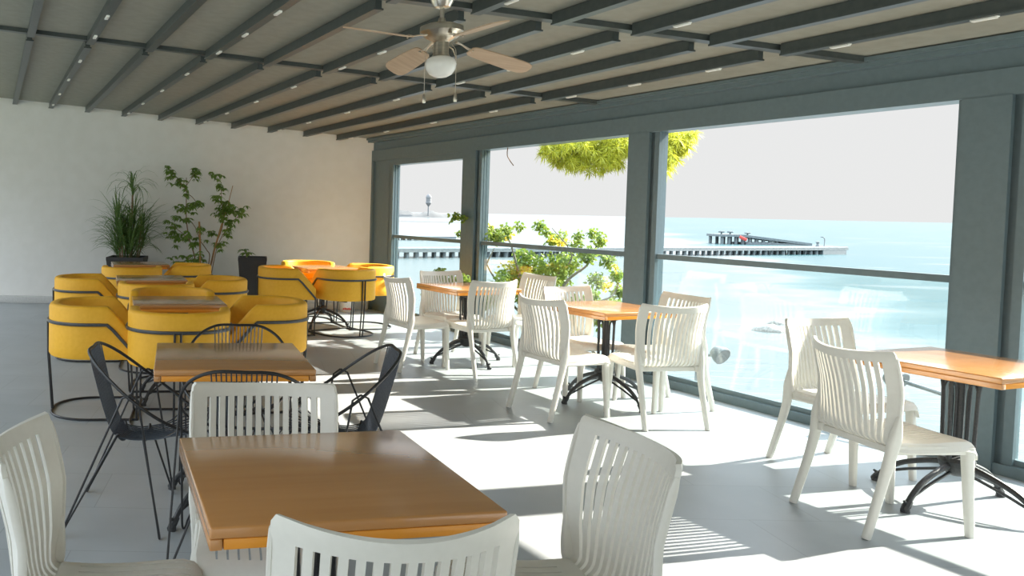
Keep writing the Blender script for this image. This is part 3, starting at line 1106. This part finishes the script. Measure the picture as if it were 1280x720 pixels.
# ---- strip lights on the beams ---------------------------------------------
ordn = ['first', 'second', 'third', 'fourth', 'fifth', 'sixth', 'seventh', 'eighth', 'ninth', 'tenth', 'eleventh', 'twelfth', 'thirteenth']
cnt = {}
lp = None
for bi, ci, q, p, z, a in strip_lights:
    cnt[bi] = cnt.get(bi, 0) + 1
    lab = '%s white strip light from back wall, %s' % (ordn[cnt[bi] - 1], names_b[bi])
    if lp is None:
        b = MB()
        b.rbox((-0.055, -0.014, -0.013), (0.055, 0.014, 0.0), 0.004, 2)
        b.rbox((-0.062, -0.012, -0.005), (0.062, 0.012, 0.0), 0.002, 1)
        lp = b.build('strip_light', M['led'])
        tag(lp, lab, 'ceiling light', 'strip lights on the roof beams')
        lp.location = p + V((0, 0, z))
        lp.rotation_euler.z = a
    else:
        dup(lp, p + V((0, 0, z)), a, lab)

# ---- plants -----------------------------------------------------------------
def planter(root, w, h, taper, m_):
    b_ = MB()
    a, c = w / 2, w / 2 * taper
    t = 0.02
    ring = lambda r, z: [(-r, -r, z), (r, -r, z), (r, r, z), (-r, r, z)]
    lv = [ring(c, 0), ring(a * 0.985, h - 0.05), ring(a, h - 0.045), ring(a, h), ring(a - t, h), ring(a - t - 0.005, h - 0.06)]
    vs = [p for r in lv for p in r]
    fs = [(3, 2, 1, 0)]
    for i in range(len(lv) - 1):
        for j in range(4):
            l = (j + 1) % 4
            fs.append((i * 4 + j, i * 4 + l, (i + 1) * 4 + l, (i + 1) * 4 + j))
    k_ = (len(lv) - 1) * 4
    b_.add(vs, fs)
    o_ = b_.build('planter', m_, root, smooth=0)
    b_ = MB()
    r = a - t - 0.004
    nn = 8
    vs, fs = [], []
    rnd = random.Random(3)
    for i in range(nn + 1):
        for j in range(nn + 1):
            edge = i in (0, nn) or j in (0, nn)
            vs.append((-r + 2 * r * i / nn, -r + 2 * r * j / nn, h - 0.055 + (0 if edge else rnd.uniform(0, 0.02))))
    for i in range(nn):
        for j in range(nn):
            q = i * (nn + 1) + j
            fs.append((q, q + nn + 1, q + nn + 2, q + 1))
    b_.add(vs, fs)
    b_.build('soil', M['soil'], o_)
    return o_

def strap(b_, p0, az, up, L, w, droop, n=6, rnd=random):
    """long strap leaf arching from p0"""
    d = V((math.cos(az) * math.cos(up), math.sin(az) * math.cos(up), math.sin(up)))
    side = V((-math.sin(az), math.cos(az), 0))
    pts = [V(p0)]
    for i in range(n):
        d = (d + V((0, 0, -droop * (0.4 + i / n)))).normalized()
        pts.append(pts[-1] + d * (L / n))
    vs, fs = [], []
    for i, p in enumerate(pts):
        t = i / n
        ww = w * (0.55 + 0.9 * t) * (1 - t) ** 0.6 if t < 1 else 0.0005
        ww = max(ww, 0.0006)
        vs += [p - side * ww + V((0, 0, ww * 0.4)), p, p + side * ww + V((0, 0, ww * 0.4))]
    for i in range(n):
        a = i * 3
        fs += [(a, a + 1, a + 4, a + 3), (a + 1, a + 2, a + 5, a + 4)]
    b_.add(vs, fs)

def leaf(b_, p, d, nrm, L, w, fold=0.3, sag=0.2):
    """pointed leaf with midrib fold"""
    d = d.normalized()
    s = d.cross(nrm)
    if s.length < 1e-5:
        s = d.orthogonal()
    s.normalize()
    n_ = s.cross(d)
    dn = V((0, 0, -1))
    vs, fs = [], []
    prof = [(0, 0.06), (0.25, 0.8), (0.55, 1.0), (0.82, 0.55), (1.0, 0.03)]
    for t, ww in prof:
        c = V(p) + d * (L * t) + dn * (sag * L * t * t)
        vs += [c - s * (w * ww) + n_ * (w * ww * fold), c, c + s * (w * ww) + n_ * (w * ww * fold)]
    for i in range(len(prof) - 1):
        a = i * 3
        fs += [(a, a + 1, a + 4, a + 3), (a + 1, a + 2, a + 5, a + 4)]
    b_.add(vs, fs)

def rdir(rnd):
    while True:
        v = V((rnd.uniform(-1, 1), rnd.uniform(-1, 1), rnd.uniform(-1, 1)))
        if 0.05 < v.length < 1:
            return v.normalized()

# long-leaved plant
rnd = random.Random(11)
root = thing('potted_plant', 'bushy long-leaved plant in a dark planter at the far left wall', 'potted plant', (-1.83, 11.40, 0))
planter(root, 0.52, 0.75, 0.72, M['planter'])
b = MB()
heads = []
for k_ in range(9):
    a = 2 * PI * k_ / 9 + rnd.uniform(-0.3, 0.3)
    r = 0.05 + 0.14 * rnd.random()
    h = rnd.choice([0.95, 1.05, 1.15, 1.25, 1.35])
    top = V((r * math.cos(a) * 1.5, r * math.sin(a) * 0.9, h))
    b.loft([V((r * math.cos(a), r * math.sin(a) * 0.8, 0.68)), top * 0.5 + V((r * math.cos(a), r * math.sin(a) * 0.8, 0.68)) * 0.5 + V((0.01, 0, 0)), top], [0.012, 0.010, 0.009], 6)
    heads.append(top)
tall = V((0.06, 0.0, 1.62))
b.loft([V((0.03, 0, 0.68)), V((0.05, 0, 1.2)), tall, tall + V((0.02, 0, 0.10))], [0.014, 0.013, 0.012, 0.010], 6)
b.build('stem', M['bark'], root)
b = MB()
for hd in heads:
    for q in range(38):
        strap(b, hd + V((0, 0, rnd.uniform(-0.2, 0.05))), rnd.uniform(0, 2 * PI), rnd.uniform(0.3, 1.5), rnd.uniform(0.34, 0.56), 0.012, rnd.uniform(0.05, 0.34))
for q in range(110):
    a = rnd.uniform(0, 2 * PI)
    r = rnd.uniform(0.0, 0.20)
    strap(b, (r * math.cos(a), r * math.sin(a) * 0.8, rnd.uniform(0.70, 0.95)), a, rnd.uniform(0.9, 1.5), rnd.uniform(0.4, 0.65), 0.012, rnd.uniform(0.08, 0.4))
for q in range(34):
    strap(b, tall + V((0, 0, rnd.uniform(-0.04, 0.10))), rnd.uniform(0, 2 * PI), rnd.uniform(0.9, 1.5), rnd.uniform(0.35, 0.6), 0.010, rnd.uniform(0.45, 0.7))
b.v = [(x, min(y, 0.5), z) for x, y, z in b.v]
b.build('foliage', M['leaf_dark'], root, smooth=60)

# stemmed plant with umbrella leaf clusters (pixel clusters measured on the photo, set at their real distance)
def at_y(u, v, y):
    d = cr * ((u - 320) / 1000) - cu * ((v - 305) / 1000) + f0
    return EYE + d * (y / d.y)
base = V((-0.75, 11.35, 0))
root = thing('potted_plant', 'tall stemmed plant with leaf clusters and brown stakes behind an armchair', 'potted plant', base)
planter(root, 0.42, 0.42, 0.75, M['planter'])
def rel(u, v, dy=0.0):
    return at_y(u, v, 11.35 + dy) - base
b = MB()
def stem(pts, r0_, r1_):
    c = catmull(pts, 5)
    b.loft(c, [r0_ + (r1_ - r0_) * i / (len(c) - 1) for i in range(len(c))], 6)
s0 = V((-0.05, 0, 0.37))
stem([s0, rel(243, 320), rel(237, 300), rel(233, 275), rel(233, 245), rel(233, 222)], 0.012, 0.005)
stem([rel(233, 242), rel(240, 246, -0.05), rel(247, 255, -0.08)], 0.006, 0.004)
stem([rel(233, 238), rel(224, 226), rel(214, 214, 0.03), rel(209, 210, 0.03)], 0.006, 0.003)
stem([rel(233, 232), rel(240, 222, -0.04), rel(245, 214, -0.05)], 0.005, 0.003)
stem([rel(237, 300), rel(226, 290, -0.1), rel(216, 283, -0.12)], 0.006, 0.003)
stem([V((0.02, 0, 0.37)), rel(262, 322), rel(258, 312), rel(250, 300), rel(246, 288), rel(240, 278)], 0.009, 0.004)
stem([V((0.07, 0.02, 0.37)), rel(264, 330), rel(268, 310), rel(276, 290), rel(279, 275), rel(277, 250), rel(276, 228)], 0.012, 0.003)
stem([V((0.10, -0.02, 0.37)), rel(267, 328), rel(273, 305), rel(284, 285), rel(296, 272), rel(306, 265)], 0.009, 0.003)
stem([rel(240, 320), rel(230, 328, -0.1), rel(225, 330, -0.12)], 0.006, 0.003)
b.build('stem', M['bark'], root)
for pts in ([V((-0.03, -0.02, 0.37)), rel(250, 300, -0.02), rel(249, 277, -0.02)], [V((0.05, 0.02, 0.37)), rel(268, 312), rel(279, 275)]):
    b = MB()
    b.loft(pts, 0.014, 10)
    b.build('stake', M['stake'], root)
b = MB()
b.loft([rel(279, 276), rel(286, 252), rel(291, 232)], 0.005, 6)
b.build('cane', M['stake'], root)
b = MB()
clusters = [(212, 211, 9, 6), (214, 217, 8, 5), (222, 226, 10, 8), (229, 231, 8, 6), (233, 242, 6, 4), (243, 217, 9, 8), (247, 213, 6, 5), (228, 263, 10, 9), (238, 257, 10, 9), (248, 253, 9, 8), (222, 267, 7, 5),
            (218, 283, 12, 12), (214, 290, 9, 8), (234, 275, 8, 6), (225, 297, 11, 11), (236, 293, 10, 8), (246, 303, 10, 8), (252, 286, 6, 5), (224, 325, 9, 10), (241, 321, 10, 9), (250, 320, 7, 5), (230, 331, 8, 6),
            (271, 222, 8, 8), (274, 232, 8, 7), (274, 247, 9, 9), (281, 258, 13, 16), (272, 266, 10, 9), (290, 263, 10, 10), (300, 264, 10, 9), (306, 262, 6, 5), (283, 270, 11, 10), (265, 291, 7, 5), (281, 290, 9, 9), (276, 305, 9, 9), (285, 280, 7, 6)]
for u, v, r, n in clusters:
    for q in range(n):
        c = rel(u + rnd.gauss(0, r * 0.42), v + rnd.gauss(0, r * 0.42), rnd.gauss(0, 0.10))
        nl = rnd.randint(5, 7)
        for k_ in range(nl):
            a = 2 * PI * k_ / nl + rnd.uniform(-0.3, 0.3)
            d = V((math.cos(a), math.sin(a), rnd.uniform(-0.75, 0.05)))
            leaf(b, c, d, V((0, 0, 1)) + rdir(rnd) * 0.4, rnd.uniform(0.05, 0.082), rnd.uniform(0.013, 0.020), 0.3, 0.35)
b.v = [(x, min(y, 0.55), z) for x, y, z in b.v]
b.build('foliage', M['leaf_green'], root, smooth=60)

# small plant in tall charcoal planter
root = thing('potted_plant', 'tall charcoal square planter with one small leafy sprout by the back wall', 'potted plant', (-0.045, 11.20, 0))
planter(root, 0.40, 0.79, 0.66, M['planter'])
b = MB()
b.loft([(-0.09, -0.05, 0.73), (-0.09, -0.06, 0.82), (-0.12, -0.08, 0.89)], [0.006, 0.005, 0.003], 6)
b.loft([(-0.09, -0.05, 0.74), (-0.05, -0.08, 0.85)], [0.005, 0.003], 6)
b.build('stem', M['greystem'], root)
b = MB()
for c in (V((-0.12, -0.08, 0.89)), V((-0.05, -0.08, 0.85)), V((-0.10, -0.10, 0.85))):
    for k_ in range(7):
        a = 2 * PI * k_ / 7 + rnd.uniform(-0.3, 0.3)
        leaf(b, c, V((math.cos(a), math.sin(a), rnd.uniform(-0.2, 0.4))), V((0, 0, 1)), rnd.uniform(0.07, 0.12), 0.026, 0.3, 0.4)
b.build('foliage', M['leaf_green'], root, smooth=60)

# white sack on the floor by the skirting
b = MB()
prof = []
lv = [(0.0, 0.90), (0.02, 1.0), (0.10, 1.04), (0.20, 1.0), (0.27, 0.92), (0.30, 0.70), (0.305, 0.3)]
n = 24
vs, fs = [], []
for z, sc in lv:
    for k_ in range(n):
        a = 2 * PI * k_ / n
        c, s = math.cos(a), math.sin(a)
        r = (abs(c) ** 3 + abs(s) ** 3) ** (-1 / 3)
        wob = 1 + 0.03 * math.sin(3 * a + z * 20)
        vs.append((0.10 * r * c * sc * wob, 0.085 * r * s * sc * wob, z))
for i in range(len(lv) - 1):
    for k_ in range(n):
        l = (k_ + 1) % n
        fs.append((i * n + k_, i * n + l, (i + 1) * n + l, (i + 1) * n + k_))
fs.append(tuple(reversed(range(n))))
fs.append(tuple((len(lv) - 1) * n + k_ for k_ in range(n)))
b.add(vs, fs)
sack = thing('sack', 'white printed sack with a red patch, on the floor by the window corner', 'bag', (1.335, 11.55, 0))
b.build('sack_body', M['bag'], sack, smooth=60)
b = MB()
for k_ in range(5):
    x0 = -0.068 + k_ * 0.026
    b.rbox((x0, -0.093, 0.035), (x0 + 0.020, -0.086, 0.060 + 0.006 * (k_ % 2)), 0.002, 1)
b.build('red_print', M['red'], sack)

# ================================================================== OUTSIDE
# shrub beyond the second window
rnd = random.Random(5)
def leaf_cloud(b_, c, r, n, L, w, rnd, squash=1.0):
    for q in range(n):
        d = rdir(rnd)
        p = c + V((d.x, d.y, d.z * squash)) * (r * rnd.random() ** 0.5)
        leaf(b_, p, rdir(rnd), rdir(rnd), L * rnd.uniform(0.7, 1.2), w * rnd.uniform(0.8, 1.2), 0.25, 0.2)

def ray_at(u, v, y):
    return at_y(u, v, y)
SB = sn(3.6, 2.1, -1.1)
root = thing('shrub', 'pale green shrub with golden leaves outside the second window', 'shrub', SB)
R = lambda u, v, dy=0.0: at_y(u, v, 9.6 + dy) - SB
b = MB()
def br(pts, a_, c_):
    q = catmull(pts, 5)
    b.loft(q, [a_ + (c_ - a_) * i / (len(q) - 1) for i in range(len(q))], 6)
bb = V((0, 0, -0.05))
br([bb, R(690, 420), R(695, 380), R(710, 350), R(735, 330), R(748, 300)], 0.035, 0.006)
br([bb, R(680, 420), R(665, 380), R(650, 345), R(640, 310), R(632, 290)], 0.03, 0.006)
br([bb, R(660, 400, 0.2), R(620, 350, 0.3), R(606, 325, 0.3), R(600, 316, 0.3)], 0.02, 0.005)
br([R(606, 335, 0.3), R(612, 322, 0.3), R(618, 310, 0.3)], 0.012, 0.004)
br([R(665, 380), R(690, 350), R(715, 320), R(690, 285)], 0.02, 0.004)
br([bb, R(720, 410), R(745, 380), R(765, 370), R(775, 350)], 0.025, 0.005)
br([R(650, 345), R(625, 365, -0.2), R(610, 380, -0.3)], 0.012, 0.004)
b.build('branch', M['greystem'], root)
b = MB()
cl = [(640, 345, 18, 75), (665, 335, 18, 75), (690, 335, 18, 80), (655, 325, 14, 45), (710, 330, 15, 60), (630, 360, 16, 70), (650, 365, 18, 80), (620, 372, 12, 40), (675, 355, 18, 70), (700, 350, 15, 50), (605, 378, 10, 25),
      (735, 318, 10, 35), (760, 325, 9, 25), (770, 345, 9, 25), (745, 350, 10, 30), (740, 372, 10, 35), (765, 385, 12, 45), (750, 395, 14, 60), (720, 375, 9, 22), (775, 365, 8, 25), (700, 390, 16, 45), (670, 390, 18, 55),
      (610, 290, 9, 25), (620, 295, 10, 30), (632, 288, 8, 20), (650, 282, 5, 6), (675, 283, 7, 22), (683, 290, 5, 8), (700, 297, 9, 20), (722, 295, 5, 10), (742, 292, 6, 12), (750, 300, 8, 20), (720, 305, 8, 15), (690, 300, 8, 16),
      (568, 270, 6, 8), (578, 272, 5, 8), (576, 292, 5, 10), (550, 345, 10, 26), (565, 355, 11, 30), (580, 350, 8, 22), (535, 362, 8, 18)]
for u, v, r, n in cl:
    leaf_cloud(b, R(u, v, rnd.uniform(-0.35, 0.35)), r * 0.0108, int(n * 5), 0.054, 0.015, rnd)
b.build('foliage', M['leaf_shrub'], root, smooth=60)
b = MB()
for u, v, r, n in [(633, 295, 8, 32), (612, 286, 5, 14), (700, 303, 9, 28), (690, 300, 6, 14), (758, 356, 9, 34), (768, 335, 5, 14), (750, 303, 5, 10), (735, 319, 7, 16)]:
    leaf_cloud(b, R(u, v, rnd.uniform(-0.3, 0.2)), r * 0.0090, n, 0.062, 0.018, rnd)
b.build('golden_foliage', M['leaf_gold'], root, smooth=60)

# tree with overhanging needle bough; its trunk stands behind the dark post
TB = at_y(803, 400, 9.2)
TB.z = -1.1
root = thing('tree', 'yellow-green needled bough hanging at the top of the second and third windows', 'tree', TB)
R = lambda u, v, dy=0.0: at_y(u, v, 9.2 + dy) - TB
b = MB()
b.loft(catmull([(0, 0, -0.1), R(803, 350), R(802, 250), R(803, 150), R(800, 60)], 5), [0.085 - 0.002 * i for i in range(21)], 10)
b.loft(catmull([R(802, 140), R(780, 135, -0.3), R(740, 150, -0.4), R(700, 168, -0.3), R(672, 180, -0.2)], 5), [0.03 - 0.0013 * i for i in range(21)], 8)
b.loft(catmull([R(802, 140), R(830, 140, -0.1), R(850, 160, -0.1), R(862, 172, 0)], 5), [0.03 - 0.0014 * i for i in range(16)], 8)
b.loft(catmull([R(640, 160, -0.2), R(634, 190, -0.2), R(637, 200, -0.2), R(642, 207, -0.2)], 4), 0.005, 6)
b.loft(catmull([R(700, 168, -0.3), R(670, 150, -0.2), R(640, 160, -0.2)], 4), 0.01, 6)
b.build('trunk', M['bark'], root)
b = MB()
def tuft(c, n, L, dn=0.0):
    for q in range(n):
        d = rdir(rnd) + V((0, 0, -dn))
        leaf(b, c, d, rdir(rnd), L * rnd.uniform(0.6, 1.2), 0.0042, 0.2, 0.25)
for u, v, n in [(686, 182, 7), (693, 192, 6), (700, 200, 5), (708, 196, 6), (690, 178, 8), (705, 185, 10), (718, 203, 5), (698, 178, 8), (736, 208, 5), (715, 180, 10), (730, 182, 16), (745, 185, 18), (758, 188, 18), (770, 185, 18), (782, 182, 16), (725, 195, 8), (740, 200, 8), (755, 203, 8), (770, 200, 8), (735, 172, 12), (760, 172, 14), (780, 170, 12), (710, 170, 8),
                (832, 172, 14), (842, 175, 16), (852, 172, 14), (862, 168, 9), (835, 190, 11), (845, 188, 9), (832, 205, 6), (854, 183, 6), (825, 160, 10), (845, 160, 14), (800, 150, 14), (760, 150, 16), (730, 150, 12), (820, 190, 10)]:
    for q in range(int(n * 1.6)):
        c = R(u + rnd.gauss(0, 5), v + rnd.gauss(0, 5), rnd.gauss(-0.2, 0.2))
        tuft(c, 34, 0.095, 0.5)
b.build('foliage', M['needle'], root, smooth=60)

# pier -------------------------------------------------------------------
def pier(name, label, cat, P0, P1, w, deck_z, thick, nb, pile_r, m_, group=None, start=0.0, end=1.0):
    P0, P1 = V(P0), V(P1)
    d = (P1 - P0).normalized()
    q = V((-d.y, d.x, 0))
    root = thing(name, label, cat, (P0.x, P0.y, -4.5), math.atan2(d.y, d.x))
    L = (P1 - P0).length
    b_ = MB()
    zt = deck_z + 4.5
    b_.rbox((0, -w / 2, zt - thick), (L, w / 2, zt), 0.06, 1)
    b_.box((0.2, -w / 2 - 0.12, zt - thick * 1.7), (L - 0.2, -w / 2 + 0.2, zt - thick * 0.9))
    b_.build('deck', M['concrete'], root, smooth=0)
    rr = random.Random(2)
    for i in range(nb):
        x = L * (start + (end - start) * (i + 0.5) / nb)
        b_ = MB()
        for yy in (-w * 0.38, w * 0.38):
            k_ = pile_r * rr.uniform(0.7, 1.4)
            b_.loft([(x, yy, -1.0), (x, yy, zt - thick)], [k_, k_ * 0.9], 8)
        b_.box((x - pile_r * 0.9, -w * 0.45, zt - thick * 1.6), (x + pile_r * 0.9, w * 0.45, zt - thick * 0.98))
        b_.build('pile', m_, root)
    return root, L, zt
pr, L, zt = pier('pier', 'long grey pier on piles crossing the water behind the handrails', 'pier', (9.0, 100.2, 0), (103.5, 142.0, 0), 3.2, -3.2, 0.32, 66, 0.26, M['concrete'], end=0.94)
b = MB()
b.rbox((L * 0.93, -1.7, -0.5), (L - 0.6, 1.7, zt - 0.3), 0.08, 1)
b.build('pier_head', M['concrete'], pr, smooth=0)
d = V((103.5 - 9.0, 142.0 - 100.2, 0)).normalized()
pq = V((103.5, 142.0, -3.2))
lt = thing('lamp_post', 'small curved lamp post standing near the right end of the pier', 'lamp post', pq - d * 4.2)
b = MB()
b.loft(catmull([(0, 0, 0), (0.05, 0, 0.9), (0, 0, 1.4), (-0.35, 0, 1.65)], 5), 0.07, 6)
b.build('pole', M['concrete'], lt)
b = MB()
b.rbox((-0.65, -0.12, 1.58), (-0.25, 0.12, 1.74), 0.03, 1)
b.build('lamp_head', M['concrete'], lt)
bo = thing('bollard', 'dark bollard on the pier deck beside the lamp post', 'bollard', pq - d * 6.0)
b = MB()
b.lathe([(0.32, 0.0), (0.30, 0.15), (0.2, 0.3), (0.2, 0.6), (0.30, 0.72), (0.28, 0.85), (0.1, 0.9)], sides=14)
b.build('bollard_body', M['concrete'], bo)

# second jetty: a tilted slab on piles behind the pier
J0 = at_y(892, 299, 186.0)
J1 = at_y(1004, 306, 186.0)
root = thing('jetty', 'sagging dark jetty slab standing in the sea behind the pier', 'jetty', (J0.x, 186.0, -4.5))
b = MB()
LJ = J1.x - J0.x
zl, zr = 2.25, 0.55
def jz(x):
    return zl + (zr - zl) * min(1, max(0, (x / LJ - 0.25) / 0.75))
xs = [0, LJ * 0.25, LJ * 0.5, LJ * 0.75, LJ]
vs, fs = [], []
for x in xs:
    for y, dz in ((-3, 0), (3, 0), (3, -0.55), (-3, -0.55)):
        vs.append((x, y, jz(x) + dz))
for i in range(len(xs) - 1):
    for j in range(4):
        l = (j + 1) % 4
        fs.append((i * 4 + j, (i + 1) * 4 + j, (i + 1) * 4 + l, i * 4 + l))
fs += [(0, 1, 2, 3), (19, 18, 17, 16)]
b.add(vs, fs)
b.build('slab', M['concrete'], root, smooth=0)
for i in range(9):
    x = 0.6 + i * LJ * 0.075
    b = MB()
    for y in (-2.4, 2.4):
        b.loft([(x, y, -1), (x, y, jz(x) - 0.4)], 0.35, 8)
    b.build('pile', M['concrete'], root)
b = MB()
b.rbox((LJ * 0.28, -2.9, -0.6), (LJ * 0.98, 2.9, 0.45), 0.1, 1)
b.build('footing', M['concrete'], root, smooth=0)
for i, (x, h) in enumerate(((0.6, 0.75), (2.6, 0.75), (6.6, 0.7))):
    b = MB()
    b.loft([(x, -2.0, jz(x)), (x, -2.0, jz(x) + h)], [0.18, 0.18], 6)
    b.rbox((x - 0.5, -2.5, jz(x) + h * 0.5), (x + 0.5, -1.5, jz(x) + h), 0.1, 1)
    b.build('mooring_post', M['concrete'], root)
b = MB()
b.loft([(4.0, -3.4, 1.75), (5.6, -3.4, 1.05)], [(0.10, 0.35), (0.10, 0.35)], 6)
b.build('red_panel', M['red'], root)

pier('far_pier', 'faint farther pier seen above the handrail in the corner window', 'pier', (20, 168, 0), (42.8, 173.5, 0), 3.0, -3.6, 0.30, 16, 0.22, M['concrete'])

# far coast, sandbar and tower
rnd = random.Random(8)
b = MB()
n = 60
vs, fs = [], []
for i in range(n + 1):
    x = 60 + (250 - 60) * i / n
    t = i / n
    hgt = (5.5 + 2.0 * math.sin(i * 0.6) + rnd.uniform(-0.8, 0.8)) * (1 if t < 0.85 else max(0.05, (1 - t) / 0.15))
    y = 900 + 30 * t
    vs += [(x, y - 25, -4.6), (x, y - 12, -4.5 + hgt * 0.55), (x, y, -4.5 + hgt + 1.5 * (1 - t)), (x, y + 40, -4.6)]
for i in range(n):
    for j in range(3):
        a = i * 4 + j
        fs.append((a, a + 4, a + 5, a + 1))
b.add(vs, fs)
co = b.build('far_coast', M['hazy'], smooth=60)
struct(co)
b = MB()
vs, fs = [], []
for i in range(41):
    x = 40 + 110 * i / 40
    w = 3.5 * math.sin(PI * i / 40) + 0.1
    vs += [(x, 480 - w, -4.52), (x, 480, -4.5 + 0.16 * w), (x, 480 + w, -4.52)]
for i in range(40):
    a = i * 3
    fs += [(a, a + 3, a + 4, a + 1), (a + 1, a + 4, a + 5, a + 2)]
b.add(vs, fs)
struct(b.build('sandbar', M['hazy'], smooth=60))
tw = thing('water_tower', 'pale distant tower rising above the far coast in the corner window', 'tower', (194.0, 905.0, -4.5))
b = MB()
b.lathe([(0.9, 0), (0.8, 13.2)], sides=14)
b.build('shaft', M['tower'], tw)
b = MB()
b.lathe([(1.0, 13.0), (3.0, 16.0), (3.3, 16.4), (3.3, 17.6), (2.9, 17.8), (2.9, 22.0), (3.2, 22.2), (3.2, 23.2), (2.4, 25.2), (0.5, 26.6)], sides=20)
b.build('tank', M['tower'], tw)

# rocks in the shallows seen through the glass
rk = None
for i, (u, v, r, lab) in enumerate(((962, 414, 0.55, 'larger dark rock in the shallow water left of a white chair'), (972, 405, 0.38, 'smaller dark rock in the shallow water behind the larger rock'))):
    d = cr * ((u - 320) / 1000) - cu * ((v - 305) / 1000) + f0
    p = EYE + d * ((-4.5 - EYE.z) / d.z)
    bm = bmesh.new()
    bmesh.ops.create_icosphere(bm, subdivisions=3, radius=r)
    rr = random.Random(20 + i)
    for vtx in bm.verts:
        c = vtx.co
        k_ = 1 + 0.25 * math.sin(c.x * 5 / r + i) * math.sin(c.y * 4 / r) + rr.uniform(-0.06, 0.06)
        vtx.co = V((c.x * k_ * 1.3, c.y * k_, c.z * k_ * 0.6))
    me = bpy.data.meshes.new('rock')
    bm.to_mesh(me)
    bm.free()
    me.materials.append(M['rock'])
    me.shade_smooth()
    o = bpy.data.objects.new('rock', me)
    COL.objects.link(o)
    o.location = p
    tag(o, lab, 'rock')

# outdoor floodlights fixed to the terrace edge beyond the glass
def floodlight(label, p, L, ang):
    root = thing('floodlight', label, 'outdoor light', V((p.x, p.y, -0.12)), ang)
    h = p.z + 0.12
    b_ = MB()
    b_.loft([(L, 0, 0.0), (L, 0, h - 0.03)], 0.018, 8)
    b_.loft([(L, 0, h - 0.045), (0.03, 0, h)], 0.014, 8)
    b_.lathe([(0.05, 0.0), (0.05, 0.012)], c=(L, 0, 0), sides=16)
    b_.build('arm', M['lampgrey'], root)
    b_ = MB()
    # round head facing outwards and down
    R_ = Matrix.Translation(V((0, 0, h))) @ Matrix.Rotation(math.radians(-65), 4, 'Y')
    prof_ = [(0.02, 0.07), (0.05, 0.06), (0.075, 0.0), (0.078, -0.03), (0.07, -0.035), (0.02, -0.03)]
    vs_, fs_ = [], []
    S_ = 20
    for r, z in prof_:
        for k_ in range(S_):
            a = 2 * PI * k_ / S_
            vs_.append(R_ @ V((r * math.cos(a), r * math.sin(a), z)))
    for i in range(len(prof_) - 1):
        for k_ in range(S_):
            l = (k_ + 1) % S_
            fs_.append((i * S_ + k_, i * S_ + l, (i + 1) * S_ + l, (i + 1) * S_ + k_))
    fs_.append(tuple(range(S_)))
    fs_.append(tuple((len(prof_) - 1) * S_ + k_ for k_ in reversed(range(S_))))
    b_.add(vs_, fs_)
    b_.build('lamp_head', M['lampgrey'], root)
    return root
floodlight('grey outdoor floodlight beyond the glass behind the right edge chair', sn(6.99, 0.36, 0.37), 0.34, SNQ)
floodlight('grey outdoor floodlight beyond the glass, right of the middle table chairs', sn(5.62, 0.36, 0.30), -0.22, SNQ)
